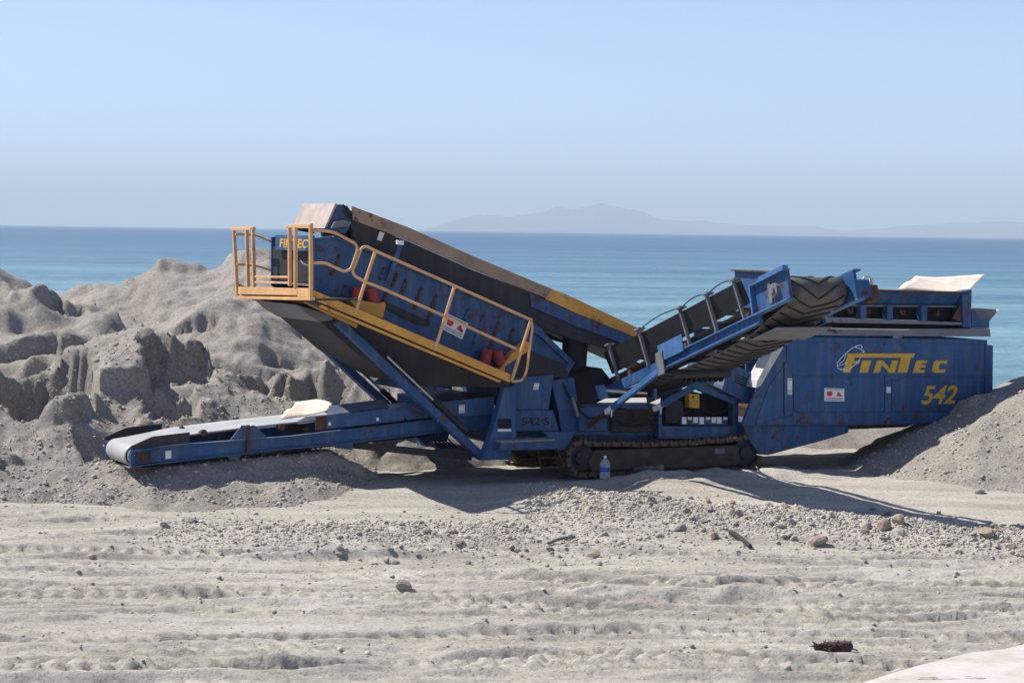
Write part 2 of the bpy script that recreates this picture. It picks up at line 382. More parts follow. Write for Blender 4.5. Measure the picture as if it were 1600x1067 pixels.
pile('sand_pile','dark gravelly sand pile burying the right end of the hopper',
     [(10.2,36.1,2.22,.50),(12.5,37.0,2.5,.5),(7.9,34.9,.85,.40)],(2.5,20),(30,44),.055,det=.45,warp=.12,bites=False)
pile('sand_pile','small sunlit sand heap seen under the hopper belly',
     [(5.2,40.2,.62,.4),(6.8,41,.7,.4)],(2,11),(37.5,44),.08,det=.4,warp=.15,bites=False)
# ------------------------------------------------------------------ sea, island, haze
m,n,l,b=newmat('sea_water')
ge=n.new('ShaderNodeNewGeometry');sx=n.new('ShaderNodeSeparateXYZ');l.new(ge.outputs['Position'],sx.inputs[0])
dl=mth(n,l,'LOGARITHM',mth(n,l,'MAXIMUM',sx.outputs[1],20),10)
mpn=n.new('ShaderNodeMapping');mpn.inputs['Scale'].default_value=(.004,.02,1);l.new(ge.outputs['Position'],mpn.inputs[0])
pt=noise(n,l,mpn.outputs[0],1,4,.6)
dd=mth(n,l,'ADD',mth(n,l,'DIVIDE',mth(n,l,'SUBTRACT',dl,1.85),1.75),mth(n,l,'MULTIPLY',mth(n,l,'SUBTRACT',pt,.5),.28))
c=ramp(n,l,dd,[(0,(.24,.41,.42)),(.12,(.155,.31,.36)),(.35,(.085,.21,.29)),(.62,(.045,.13,.22)),(1,(.026,.08,.165))])
m2=n.new('ShaderNodeMapping');m2.inputs['Scale'].default_value=(.010,.045,1);l.new(ge.outputs['Position'],m2.inputs[0])
wv=noise(n,l,m2.outputs[0],1,12,.78)
c=mix(n,l,ramp(n,l,wv,[(.41,g3(0)),(.59,g3(1))]),mix(n,l,1.0,c,(.66,.72,.80),'MULTIPLY'),mix(n,l,1.0,c,(1.45,1.32,1.2),'MULTIPLY'))
l.new(c,b.inputs['Base Color']);b.inputs['Roughness'].default_value=.3;b.inputs['IOR'].default_value=1.33
m1=n.new('ShaderNodeMapping');m1.inputs['Scale'].default_value=(.5,1.3,1);l.new(ge.outputs['Position'],m1.inputs[0])
h=mth(n,l,'ADD',noise(n,l,m1.outputs[0],.9,5,.65),mth(n,l,'MULTIPLY',noise(n,l,m1.outputs[0],.11,3,.6),2.5))
bump(n,l,b,h,1.0,.9)
sea=MB();xs=[-26000,-3000,-300,300,3000,26000];ys=[60,150,600,3000,26000]
sea.add([(x,y,-2.15) for y in ys for x in xs],[(j*6+i,j*6+i+1,(j+1)*6+i+1,(j+1)*6+i) for j in range(4) for i in range(5)])
tag(sea.build('sea',m),kind='structure')
ISL=plain('island_scrub',(.10,.11,.075),.95,0,.3,.002)
def island():
    D=19000.
    prof=[(560,371),(610,366),(640,362),(690,350),(740,336),(790,339),(850,330),(900,325),(940,318),(985,328),(1030,342),(1100,346),(1150,350),(1190,353),(1250,352),(1320,360),(1400,354),(1480,350),(1540,346),(1600,346),(1700,350),(1800,366)]
    xs=np.array([G_[0] for G_ in prof],float);hs=np.array([361+.0125*(p[0]-800)-p[1] for p in prof],float)
    X=np.linspace(540,1820,260);H=np.clip(np.interp(X,xs,hs),0,None)/F*D
    X=(X-800)/F*D
    rows=[]
    ts=np.linspace(-1,1,25)
    for t in ts:
        env=max(0,1-abs(t))**.8
        rows.append([(x,D+t*1800,-8+ (h+6)*env*(1+.35*float(nz))) for x,h,nz in zip(X,H,(1-abs(t))*0+fbm(X*.004,np.full_like(X,t*3.0),4)*(abs(t)>.02))])
    mb=MB();k=len(X)
    mb.add([p for r_ in rows for p in r_],[(j*k+i,j*k+i+1,(j+1)*k+i+1,(j+1)*k+i) for j in range(len(ts)-1) for i in range(k-1)],True)
    return tag(mb.build('island_hills',ISL),kind='structure')
island()
m=bpy.data.materials.new('sea_haze');m.use_nodes=True;m.node_tree.nodes.clear()
pv=m.node_tree.nodes.new('ShaderNodeVolumePrincipled');pv.inputs['Color'].default_value=(.72,.89,1,1);pv.inputs['Density'].default_value=1.15e-4;pv.inputs['Anisotropy'].default_value=0
om=m.node_tree.nodes.new('ShaderNodeOutputMaterial');m.node_tree.links.new(pv.outputs[0],om.inputs['Volume'])
tag(MB().box((-27000,-200,-8.5),(27000,27000,420)).build('haze',m),kind='stuff')
# ------------------------------------------------------------------ THE MACHINE
mach=empty('screening_machine',C,PSI)
tag(mach,'blue and yellow tracked screening machine with hopper, conveyors and raised screen box','machine')
def trace(name,pts,v0,v1,mat,parent=mach,bevel=.006,vt=None):
    return MB().prism(T(v0 if vt is None else vt,pts),v0,v1).build(name,mat,parent,bevel)
def text_mesh(body,size,shear=0,offset=0,sx=1):
    cu=bpy.data.curves.new('lettering','FONT');cu.body=body;cu.size=size;cu.shear=shear;cu.offset=offset;cu.extrude=.002
    o=bpy.data.objects.new('lettering',cu);COL.objects.link(o)
    bpy.context.view_layer.update()
    me=bpy.data.meshes.new_from_object(o.evaluated_get(bpy.context.evaluated_depsgraph_get()))
    bpy.data.objects.remove(o)
    for q in me.vertices: q.co.x*=sx
    return me
def lettering(me,origin,ex,ey,mat,parent,name='lettering'):
    ex=Vector(ex);ey=Vector(ey);ez=ex.cross(ey)
    o_=Vector(origin)
    for q in me.vertices: q.co=o_+ex*q.co.x+ey*q.co.y+ez*q.co.z
    me.materials.clear();me.materials.append(mat);o=bpy.data.objects.new(name,me);COL.objects.link(o);o.parent=parent;return o
def sticker(pts,v,parent,red=True,lines=True):
    "white printed sticker on a near face, traced by its four corners (tl,tr,br,bl)"
    q=[P3(x,y,v) for x,y in pts]
    o=MB().prism([(p.x,p.z) for p in q],v-.003,v).build('sticker',WHITE,parent)
    def at(a,b): 
        t=q[0].lerp(q[1],a);u_=q[3].lerp(q[2],a);p=t.lerp(u_,b);return (p.x,p.z)
    if red:
        mb=MB().prism([at(.10,.28),at(.36,.22),at(.42,.45),at(.34,.62),at(.14,.62)],v-.005,v-.003).build('print_mark',REDS,o)
        MB().prism([at(.60,.60),at(.66,.34),at(.74,.28),at(.92,.64)],v-.005,v-.003).build('print_mark',REDS,o)
    if lines:
        for y0,y1 in ((.06,.12),(.74,.80),(.87,.92)): MB().prism([at(.08,y0),at(.92,y0),at(.92,y1),at(.08,y1)],v-.005,v-.003).build('print_line',GRYS,o)
    return o
# ---- hopper
HV=-1.45
hop=trace('hopper',[(1223,526),(1543,531),(1543,646),(1431,664),(1160,665),(1164,652),(1184,602),(1223,541)],HV,HV+.06,BLUE)
tag(hop,'long blue hopper side with yellow lettering')
MB().prism(T(HV,[(1223,526),(1543,531),(1543,646),(1431,664),(1240,664)]),1.39,1.45).build('far_wall',BLUE,hop,.006)
a=P(1543,531,HV);b_=P(1543,660,HV)
MB().box((a[0]-.07,-1.389,b_[1]),(a[0]-.01,1.389,a[1])).build('end_wall',BLUE,hop)
MB().prism([P(1240,540,HV),(P(1240,540,HV)[0]+.05,P(1240,540,HV)[1]),P(1500,664,HV),(P(1500,664,HV)[0]-.06,P(1500,664,HV)[1])],-1.389,1.389).build('sloping_floor',GRIME_SHADE,hop)
trace('top_flange',[(1210,513),(1547,514),(1548,526),(1210,523.5)],HV-.05,HV+.12,GREYP,hop,.004)
MB().prism(T(HV,[(1222,514),(1547,514),(1548,526),(1222,523.5)]),1.33,1.5).build('top_flange',GREYP,hop)
trace('end_post',[(1540,538),(1552,540),(1551,640),(1540,650)],HV-.035,HV+.1,BLUE,hop)
trace('rib',[(1383,590),(1393,590),(1393,646),(1383,646)],HV-.03,HV+.002,BLUE,hop)
trace('rib',[(1226,567),(1239,567),(1239,647),(1226,650)],HV-.03,HV+.002,BLUE,hop)
trace('bottom_rail',[(1239,645),(1540,645),(1520,652),(1431,663),(1180,664),(1200,658),(1239,650)],HV-.025,HV+.002,BLUE2,hop)
trace('side_panel',[(1240,591.5),(1382,591.5),(1382,643),(1240,643)],HV-.014,HV+.002,BLUE,hop,.004)
trace('side_panel',[(1394,592),(1538,592.5),(1538,643),(1394,643)],HV-.014,HV+.002,BLUE2,hop,.004)
trace('side_panel',[(1229,534),(1539,539),(1539,588.5),(1241,587.5),(1229,566)],HV-.014,HV+.002,BLUE,hop,.004)
trace('wing_door',[(1224,573),(1224,648),(1199,661),(1180,662),(1202,602)],HV-.012,HV+.002,BLUE,hop,.004)
trace('wing_flange',[(1216,534),(1224,536),(1224,543),(1189,603),(1181,606),(1184,594)],HV-.04,HV+.28,LITGREY,hop,.004)
trace('wing_edge',[(1169,528),(1224,534),(1224,537),(1169,531)],HV,HV+.5,LITGREY,hop,.003)
trace('wing_plate',[(1165,548),(1205,538),(1222,540),(1190,600),(1166,592)],HV+.5,HV+.54,BLUE,hop,.003)
trace('chute_belly',[(1160,664),(1326,663),(1326,676),(1290,687),(1200,711),(1187,710),(1172,690)],HV+.12,.6,BLUE2,hop,.006)
MB().prism(T(-1.2,[(1228,645),(1500,645),(1420,668),(1326,672),(1240,690)]),-1.1,1.1).build('belt_feeder',RUST,hop)
for bx in (1240,1252,1280,1287,1318,1326):
    for by in (654,660):
        p=P3(bx,by,HV-.025);MB().cyl(p+Vector((0,-.012,0)),p,.012,n=6).build('bolt',BLUE2,hop)
# lettering traced as letter outlines
def zz(pts): return [(1300+x/5.3333,400+y/5.3333) for x,y in pts]
LET=[[(130,812),(692,812),(676,846),(655,846),(625,972),(545,972),(575,846),(190,846),(183,872),(225,872),(216,900),(172,900),(150,972),(90,972)],
 [(250,870),(327,870),(297,972),(228,972)],
 [(375,870),(425,870),(482,938),(497,870),(552,870),(522,972),(474,972),(414,903),(398,972),(343,972)],
 [(702,870),(795,870),(788,893),(748,893),(744,908),(782,908),(775,930),(736,930),(731,948),(775,948),(768,972),(672,972)],
 [(870,870),(962,870),(953,900),(915,893),(898,897),(885,945),(905,948),(948,942),(938,972),(845,972),(830,955),(850,880)]]
for q in LET: MB().prism(T(HV-.014,zz(q)),HV-.019,HV-.014).build('letter',YTXT,hop)
def stroke(pts,v,wd,name,mat,parent):
    mb=MB()
    q=[P3(x,y,v) for x,y in pts]
    for a,b in zip(q,q[1:]): mb.bar(a,b,.004,wd,(0,1,0)) if False else mb.bar(a,b,wd,.004,(0,1,0))
    return mb.build(name,mat,parent)
fish=[(120,930),(75,950),(45,930),(45,890),(75,850),(110,815),(150,780),(200,750),(240,742),(255,760),(240,775),(205,765),(195,752)]
stroke(zz(fish),HV-.021,.012,'emblem',WHITE,hop)
stroke(zz([(240,775),(262,790),(268,803),(245,800)]),HV-.021,.012,'emblem',WHITE,hop)
stroke(zz([(60,900),(100,870),(118,812),(95,826)]),HV-.021,.010,'emblem',WHITE,hop)
stroke(zz([(70,940),(120,955),(170,925),(215,880),(238,850)]),HV-.021,.012,'emblem',WHITE,hop)
stroke(zz([(205,885),(228,872),(222,892),(205,885)]),HV-.021,.014,'emblem',WHITE,hop)
stroke(zz([(50,915),(90,905),(125,880)]),HV-.021,.008,'emblem',WHITE,hop)
s0,z0=P(1437,630.5,HV);s1,_=P(1489,630.5,HV);_,z1=P(1437,602.5,HV)
me=text_mesh('542',1,.30,.02);wx=max(q.co.x for q in me.vertices);hy=max(q.co.y for q in me.vertices)
for q in me.vertices: q.co.x*=(s1-s0)/wx*1.10;q.co.y*=(z1-z0)/hy
lettering(me,(s0,HV-.018,z0),(1,0,-.012),(0,0,1),YTXT,hop,'number')
sticker([(1288,606),(1319,607),(1319,627),(1288,626.5)],HV-.014,hop)
sticker([(1230.5,591),(1237.5,591),(1237.5,616),(1230.5,616)],HV-.03,hop,False)
sticker([(1385,604),(1391.5,604),(1391.5,614),(1385,614)],HV-.03,hop,False)
# ---- tipping grid on the hopper
gr=trace('hopper_grid',[(1222,494),(1512,504),(1512,508),(1222,503)],HV,HV+.1,GREYP,mach,.005)
gr['label']='raised grid frame on top of the hopper'
trace('top_rail',[(1336,452),(1513,456),(1513,460.5),(1336,456.5)],HV-.02,HV+.12,RUST,gr)
A_=P(1338,455,HV);B_=P(1290,478,HV)
mb=MB();q=[P(1338,456,HV),P(1505,459.5,HV),P(1500,479,HV),P(1293,477,HV)]
i0=[(q[0][0],HV+.01,q[0][1]),(q[1][0],HV+.01,q[1][1]),(q[2][0],HV+.17,q[2][1]),(q[3][0],HV+.17,q[3][1])]
mb.add(i0+[(x,y+.03,z) for x,y,z in i0],[(0,1,2,3),(7,6,5,4),(0,4,5,1),(1,5,6,2),(2,6,7,3),(3,7,4,0)]);mb.build('inclined_plate',BLUE,gr)
trace('edge_strip',[(1291,476),(1502,478),(1502,480),(1291,478.5)],HV+.1,HV+.2,GREYP,gr,0)
trace('gap_shade_plate',[(1293,474),(1506,478),(1506,503),(1293,496)],HV+.24,HV+.27,DARK,gr,0)  # added dark sheet standing in for shade between the ribs
eg=P(1506,456,HV);eb=P(1506,505,HV)
MB().box((eg[0]-.05,HV+.14,eb[1]),(eg[0],1.34,eg[1]-.02)).build('end_plate',BLUE2,gr,.004)
trace('gap_shade_strip',[(1224,499),(1516,502),(1516,517),(1224,516)],HV+.27,HV+.30,DARK,gr,0)  # added dark strip, painted shade filling the gap above the top flange
for x in (1297,1349.5,1391,1444.5): trace('rib',[(x-4.5,478),(x+4.5,478),(x+4.5,497+(x-1297)*.03),(x-4.5,497+(x-1297)*.03)],HV+.0,HV+.14,BLUE,gr,.004)
trace('corner_post',[(1503,455),(1518.5,452),(1517.5,512),(1505,512)],HV-.02,HV+.14,BLUE2,gr)
trace('gusset',[(1488,498),(1505,468),(1505,503)],HV+.02,HV+.05,RUST,gr,0)
MB().prism(T(HV,[(1222,494),(1512,504),(1512,508),(1222,503)]),1.35,1.45).build('far_rail',GREYP,gr)
MB().prism(T(HV,[(1293,470),(1338,452),(1505,456),(1505,502),(1293,497)]),1.3,1.34).build('far_plate',BLUE,gr)
for k in range(7):
    s_=P(1300,480,HV)[0]+.1+k*.34
    MB().box((s_,HV+.11,P(1300,480,HV)[1]-.1-.01*k),(s_+.05,1.34,P(1300,480,HV)[1]-.02-.01*k)).build('grid_bar',RUST,gr)
sE=P(1293,480,HV)[0];zE=P(1293,480,HV)[1]
MB().prism([(sE-.05,zE-.1),(sE,zE-.1),(sE-.0,zE+.52),(sE-.05,zE+.52)],.2,1.40).build('back_plate',BLUE,gr,.004)
MB().prism([(sE-.12,zE+.52),(sE+.05,zE+.52),(sE+.05,zE+.545),(sE-.12,zE+.545)],.18,1.42).build('back_plate_rim',RUST,gr)
MB().prism(T(HV,[(1220,511),(1416,514.5),(1416,515.5),(1220,512)]),HV-.08,HV-.06).build('rod',STEEL,gr)
trace('hinge_box',[(1518,484),(1523,484),(1533,499),(1546,499),(1546,513),(1518,513)],HV,HV+.12,BLUE2,gr)
# flared tan door at the end of the hopper
mb=MB();q0=P3(1518,481,1.0);
pA=P3(1546,502,HV+.05);pB=P3(1561.5,483.5,HV+.05);wv=Vector((0,2.3,0))
mb.add([pA,pB,pB+wv,pA+wv]+[p+Vector((-.03,0,-.02)) for p in (pA,pB,pB+wv,pA+wv)],[(0,1,2,3),(7,6,5,4),(0,4,5,1),(1,5,6,2),(2,6,7,3),(3,7,4,0)]);mb.build('end_flap',PINKP,hop)
# crumpled pale sheet lying on the grid
def sheet(name,near,far,v0,v1,mat,parent,th=.012,n=14,wob=.03):
    a=[P3(x,y,v0) for x,y in near];b=[P3(x,y,v1) for x,y in far]
    def samp(L,t):
        k=t*(len(L)-1);i=min(int(k),len(L)-2);return L[i].lerp(L[i+1],k-i)
    vs=[]
    for j in range(7):
        for i in range(n+1):
            t=i/n;p=samp(a,t).lerp(samp(b,t),j/6);p.z+=wob*math.sin(t*7+j*.9)*math.sin(j/6*math.pi);vs.append(p)
    N=len(vs);fs=[]
    for j in range(6):
        for i in range(n): k=j*(n+1)+i;fs.append((k,k+1,k+n+2,k+n+1))
    mb=MB();mb.add(vs,fs,True);o=mb.build(name,mat,parent)
    so_=o.modifiers.new('thick','SOLIDIFY');so_.thickness=th
    return o
tag(sheet('rubber_sheet',[(1403,452),(1440,454),(1478,456.5),(1506,456),(1519,450)],[(1430,431),(1465,433.5),(1485,432),(1515,430),(1539,428.5)],-1.3,-.35,CREAM,None),'pale bent sheet lying on top of the hopper grid','sheet')
sh=bpy.data.objects['rubber_sheet'];sh.location=C;sh.rotation_euler=(0,0,PSI)
# ---- chassis, centre body, engine bay
ch=trace('chassis',[(770,648),(905,650),(1032,664),(1160,664),(1190,690),(1150,690),(905,690),(800,700),(770,690)],-.82,.82,BLUE2)
trace('bay_sill',[(1030,666),(1158,666),(1163,672),(1186,688),(1034,685)],-1.12,-.83,BLUE,ch)
trace('bay_post',[(1029,634),(1035,637),(1034,686),(1029,684)],-1.12,-1.0,BLUE,ch)
trace('bay_post',[(1146,626),(1154,627),(1154,666),(1146,666)],-1.12,-.95,BLUE,ch)
trace('bay_bar',[(1042,590),(1054,589),(1154,624),(1154,632),(1148,632)],-1.12,-1.0,BLUE,ch)
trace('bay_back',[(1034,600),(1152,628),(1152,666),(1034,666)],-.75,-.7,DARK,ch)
trace('engine_block',[(1040,632),(1066,626),(1070,660),(1040,662)],-1.0,-.76,GRIME_SHADE,ch)
MB().cyl(P3(1052,648,-1.06),P3(1052,648,-.95),.13,n=20).build('flywheel',GRIME_SHADE,ch)
for pts,v_ in (([(905,640),(920,655),(950,650),(985,668),(1028,660)],-1.08),([(900,628),(915,640),(960,636),(1000,648),(1030,640)],-1.0),([(880,600),(890,622),(912,640),(918,668)],-1.02),([(985,640),(992,655),(1012,650),(1026,672)],-1.09),([(812,676),(840,684),(880,678),(905,684)],-1.14)):
    MB().tube(round_path([P3(x,y,v_) for x,y in pts],.15),.017).build('hose',RUB,ch)
yb=trace('control_box',[(1077,615),(1093,616),(1093,638),(1077,637)],-1.05,-.9,YBOX,ch,.006)
MB().cyl(P3(1083,620,-1.06),P3(1083,620,-1.05),.02,n=12).build('dial',DARK,yb)
vb=trace('valve_bank',[(1066,652),(1137,654),(1137,664),(1066,664)],-1.08,-.9,BLUE,ch)
for x,wd,h in ((1069,7,11),(1078,6,4),(1087,7,9),(1096.5,7,11),(1106.5,6,4),(1115.5,7,9),(1124,7,10),(1133.5,6,4)):
    trace('tag',[(x-wd/2,651.5),(x+wd/2,651.7),(x+wd/2,651.5+h),(x-wd/2,651.5+h)],-1.086,-1.08,WHITE,vb,0)
for pts in ([(1048,640),(1060,652),(1090,646),(1120,656)],[(1096,636),(1112,648),(1140,640),(1149,634)],[(1040,655),(1064,648),(1080,640)]):
    MB().tube(round_path([P3(x,y,-.98) for x,y in pts],.1),.014).build('hose',RUB,ch)
hd=trace('engine_hood',[(1110,562),(1122,558),(1186,588),(1169,630),(1099,596)],-1.2,-.55,BLUE,mach)
for g0,g1 in ((0,.42),(.55,.92)):
    for k in range(4):
        f_=.16+.10*k
        tl,tr,bl,br=Vector((1114,563)),Vector((1184,591)),Vector((1101,594)),Vector((1169,628))
        def hp(a,b): p=tl.lerp(tr,a).lerp(bl.lerp(br,a),b);return (p.x,p.y)
        trace('louvre',[hp(g0+.03,f_),hp(g1,f_),hp(g1,f_+.045),hp(g0+.03,f_+.045)],-1.206,-1.19,DARK,hd,0)
sticker([(1120,587),(1132.5,593),(1128,608),(1115,602)],-1.2,hd,False)
trace('exhaust_guard',[(1120,548),(1165,552),(1160,578),(1122,560)],-.6,-.2,GRIME_SHADE,hd)
# centre: chute, 542 plate, boxes
ck=trace('collecting_chute',[(803,590),(866,586),(857,640),(806,640)],-1.05,.95,BLUE,mach)
sticker([(835,598),(843,598.5),(841,609),(833,609)],-1.05,ck,False)
pl=trace('number_plate',[(806,641),(864,641),(874,673),(806,673)],-1.10,-.7,BLUE2,ch)
s0,z0=P(814,664.5,-1.10);s1,_=P(858,664.5,-1.1);_,z1=P(814,653,-1.1)
me=text_mesh('542 S',1,0,.015);wx=max(q.co.x for q in me.vertices);hy=max(q.co.y for q in me.vertices)
for q in me.vertices: q.co.x*=(s1-s0)/wx;q.co.y*=(z1-z0)/hy
lettering(me,(s0,-1.103,z0),(1,0,0),(0,0,1),DTXT,pl,'number')
trace('side_box',[(861,594),(897,590),(905,640),(872,642)],-.98,.6,BLUE,ch)
trace('side_box',[(872,641),(902,632),(1030,632),(1030,680),(878,680)],-.95,-.5,BLUE2,ch)
trace('tank',[(905,638),(950,634),(950,674),(905,674)],-1.05,-.9,BLUE,ch,.015)
trace('tank',[(956,640),(1024,640),(1024,676),(956,676)],-1.03,-.9,GRIME_SHADE,ch,.015)
trace('filler_pipe',[(893,622),(897,621),(906,650),(902,652)],-1.08,-1.04,GREYP,ch,0)
st=trace('step',[(783,692),(868,690),(872,702),(780,704)],-1.5,-1.0,BLUE2,ch)
MB().box((P(783,690,-1.5)[0],-1.48,P(783,692,-1.5)[1]+.001),(P(868,690,-1.5)[0],-1.0,P(783,692,-1.5)[1]+.03)).build('sand_on_step',PILE,st)
trace('side_skirt',[(848,674),(898,676),(886,702),(872,704),(858,686)],-1.2,-1.16,BLUE,ch)
for x0,x1 in ((840,845),(870,882)): MB().tube([P3(x0,700,-1.3),P3(x1,730,-1.3)],.014).build('ladder_rail',RUST,st)
MB().tube([P3(845,730,-1.3),P3(882,729,-1.3)],.014).build('ladder_rung',RUST,st)
MB().tube([P3(842,715,-1.3),P3(876,715,-1.3)],.014).build('ladder_rung',RUST,st)
lg=trace('support_leg',[(788,607),(806,603),(807,687),(795,718),(754,719),(754,714),(769,676),(779,641)],-1.3,-1.14,BLUE,mach)
trace('label_plate',[(778,654),(799,654),(799,669),(778,669)],-1.306,-1.3,DARK,lg,0)
trace('label_strip',[(778,670),(799,670),(799,674),(778,674)],-1.306,-1.3,WHITE,lg,0)
mb=MB().prism(T(-1.3,[(788,607),(806,603),(807,687),(795,718),(754,719),(754,714),(769,676),(779,641)]),1.14,1.3).build('support_leg',BLUE,mach)
MB().prism(T(-1.3,[(757,712),(793,712),(793,719),(757,719)]),-1.139,1.139).build('cross_member',BLUE2,lg)
# ---- crawler tracks
def track(v0,v1,detail):
    tr=MB()
    cl,cr,rr=(-1.38,.285),(1.56,.275),.245
    tr.prism([(-1.2,.07),(1.4,.07),(1.45,.18),(1.4,.40),(-1.15,.40),(-1.28,.22)],v0+.05,v1-.05)
    o=tr.build('track',TRKF,mach,.01)
    for nm,c,k in (('idler_wheel',cl,0),('drive_sprocket',cr,1)):
        MB().cyl((c[0],v0+.09,c[1]),(c[0],v1-.09,c[1]),rr-.03,n=24).cyl((c[0],v0+.04,c[1]),(c[0],v0+.09,c[1]),.11,n=16).build(nm,GRIME_SHADE,o)
    MB().box((.98,v0+.045,.28),(1.16,v0+.05,.36)).build('maker_plate',GREYP,o)
    # closed path
    path=[]
    for i in range(40): t=i/40;path.append((cl[0]+(cr[0]-cl[0])*t,cl[1]-rr-.01+(cr[1]-cl[1])*t))
    for i in range(20): a=-math.pi/2+math.pi*i/20;path.append((cr[0]+rr*math.cos(a),cr[1]+rr*math.sin(a)))
    for i in range(40):
        t=i/40;path.append((cr[0]+(cl[0]-cr[0])*t,cr[1]+rr-.055*math.sin(math.pi*t)-.012*abs(math.sin(math.pi*t*4))))
    for i in range(20): a=math.pi/2+math.pi*i/20;path.append((cl[0]+rr*math.cos(a),cl[1]+rr*math.sin(a)))
    pts=[Vector((a,0,b)) for a,b in path];n=len(pts)
    L=[0]
    for i in range(n): L.append(L[-1]+(pts[(i+1)%n]-pts[i]).length)
    N=44;pit=L[-1]/N
    sh=MB();wd=(v1-v0)/2
    sh.prism([(-.08,.012),(.08,.012),(.08,.03),(.058,.03),(.05,.055),(.035,.055),(.03,.03),(-.03,.03),(-.036,.048),(-.05,.048),(-.056,.03),(-.08,.03)],-wd,wd)
    sh.prism([(-.075,-.035),(.075,-.035),(.075,.012),(-.075,.012)],-wd*.45,-wd*.25);sh.prism([(-.075,-.035),(.075,-.035),(.075,.012),(-.075,.012)],wd*.25,wd*.45)
    sh.prism([(-.07,-.03),(.06,-.03),(.06,.012),(-.07,.012)],-wd*.98,-wd*.86)
    first=None
    for k in range(N):
        d=k*pit;i=max(j for j in range(n) if L[j]<=d);f_=(d-L[i])/(L[i+1]-L[i])
        p=pts[i].lerp(pts[(i+1)%n],f_);tg=(pts[(i+1)%n]-pts[i]).normalized()
        if first is None: first=sh.build('track_shoe',TRACK,o);q=first
        else: q=first.copy();COL.objects.link(q)
        # path runs counter-clockwise: outward normal is to the right of travel
        nrm=Vector((tg.z,0,-tg.x));x_=tg
        mm=Matrix(((x_.x,0,nrm.x,p.x),(0,1,0,(v0+v1)/2),(x_.z,0,nrm.z,p.z),(0,0,0,1)))
        q.matrix_local=mm
    return o
track(-1.32,-.87,True);track(.87,1.32,False)
# ---- tail conveyor (left)
tc=trace('tail_conveyor',[(204,704),(290,694),(450,682),(664,657),(770,646),(770,668),(664,677),(524,694),(430,702),(255,723),(204,729)],-.72,-.66,BLUE)
tc['label']='long low blue discharge conveyor at the left end'
MB().prism(T(-.72,[(204,704),(290,694),(450,682),(664,657),(770,646),(770,668),(664,677),(524,694),(430,702),(255,723),(204,729)]),.66,.72).build('far_beam',BLUE,tc,.006)
for fl in ([(204,704),(290,694),(450,682),(664,657),(770,646)],[(204,729),(255,723),(430,702),(524,694),(664,677),(770,668)]):
    mb=MB()
    for (x0,y0),(x1,y1) in zip(fl,fl[1:]): mb.bar(P3(x0,y0,-.745),P3(x1,y1,-.745),.09,.016)
    mb.build('beam_flange',BLUE,tc)
BZ=lambda s_: .612+(s_+8.28)*.0785+.025*math.sin(max(0,min(1,(s_+8.28)/5))*math.pi)
mb=MB();prof=[]
dc=(-8.22,.468);dr=.145
for i in range(13): a=-math.pi/2-math.pi*i/12;prof.append((dc[0]+dr*math.cos(a),dc[1]+dr*math.sin(a)))
for i in range(1,25): s_=-8.22+i*.213;prof.append((s_,BZ(s_)))
VS=[-.54,-.42,-.2,0,.2,.42,.54];tro=[.05,.02,0,0,0,.02,.05]
vs=[];k=len(VS)
for j,(s_,z_) in enumerate(prof):
    f_=sstep(-8.2,-7.2,np.array(s_)).item() if j>12 else 0
    for v_,t_ in zip(VS,tro): vs.append((s_,v_,z_+t_*f_*1.2))
mb.add(vs,[(j*k+i,j*k+i+1,(j+1)*k+i+1,(j+1)*k+i) for j in range(len(prof)-1) for i in range(k-1)],True)
bo=mb.build('belt',SBELT,tc);sd=bo.modifiers.new('thick','SOLIDIFY');sd.thickness=.012
mb=MB();mb.add([(s_,v_,z_) for s_,z_ in ((-8.27,.29),(-3.2,.66)) for v_ in (-.56,.56)],[(0,1,3,2)]);mb.build('return_belt',RUB,tc)
MB().cyl((dc[0],-.64,dc[1]),(dc[0],.64,dc[1]),dr-.015,n=24).build('head_drum',STEEL,tc)
def guard(v_,th): return MB().prism(T(-.72,[(204,697),(235,683),(240,681.5),(296,675),(296,691),(204,703)]),v_,v_+th)
guard(-.74,.02).build('belt_guard',GRIME_SHADE,tc);guard(.72,.02).build('belt_guard',GRIME_SHADE,tc)
hp_=trace('bearing_plate',[(204,705),(252,701),(252,721),(204,727)],-.755,-.72,BLUE2,tc,.004)
MB().cyl(P3(226,714.5,-.80),P3(226,714.5,-.755),.055,n=16).cyl(P3(226,714.5,-.83),P3(226,714.5,-.80),.025,n=12).build('bearing',RUST,hp_)
trace('bearing_block',[(212,707),(236,705),(236,722),(212,725)],-.775,-.755,GRIME_SHADE,hp_,.004)
sticker([(258.5,704.5),(267.5,703.5),(267.5,716),(258.5,717)],-.722,tc,False,False)
MB().tube([P3(204,731,-.72),P3(180,722,.72)],.015).build('scraper_bar',GREYP,tc)
MB().prism(T(-.72,[(208,729),(222,727),(222,736),(212,738)]),-.72,-.66).build('scraper_bracket',RUST,tc)
for x,y,v_ in ((319,676,-.6),(441,667,-.6),(281,668,.6)):
    p=P3(x,y,v_);MB().cyl(p,p+Vector((0,.14 if v_<0 else -.14,-.02)),.05,n=14).build('roller',RUST,tc)
for s_ in (-7.6,-6.6,-5.6,-4.6): MB().cyl((s_,-.5,BZ(s_)-.07),(s_,.5,BZ(s_)-.07),.045,n=12).build('idler_roller',RUST,tc)
for dx in (0,17): trace('hinge_plate',[(360+dx,687-dx*.1),(378+dx*.9,664.5),(383+dx*.9,664.5),(404+dx*.8,683)],-.76+.012*(dx>0),-.735+.012*(dx>0),BLUE2,tc,.003)
trace('hinge_rib',[(386,664),(391,664),(391,706),(386,706)],-.775,-.72,RUST,tc,0)
trace('bottom_gusset',[(352,710),(378,707),(374,717),(362,718)],-.72,-.7,BLUE,tc,0)
trace('bottom_gusset',[(524,693),(552,690),(551,703),(526,700)],-.72,-.66,BLUE,tc,0)
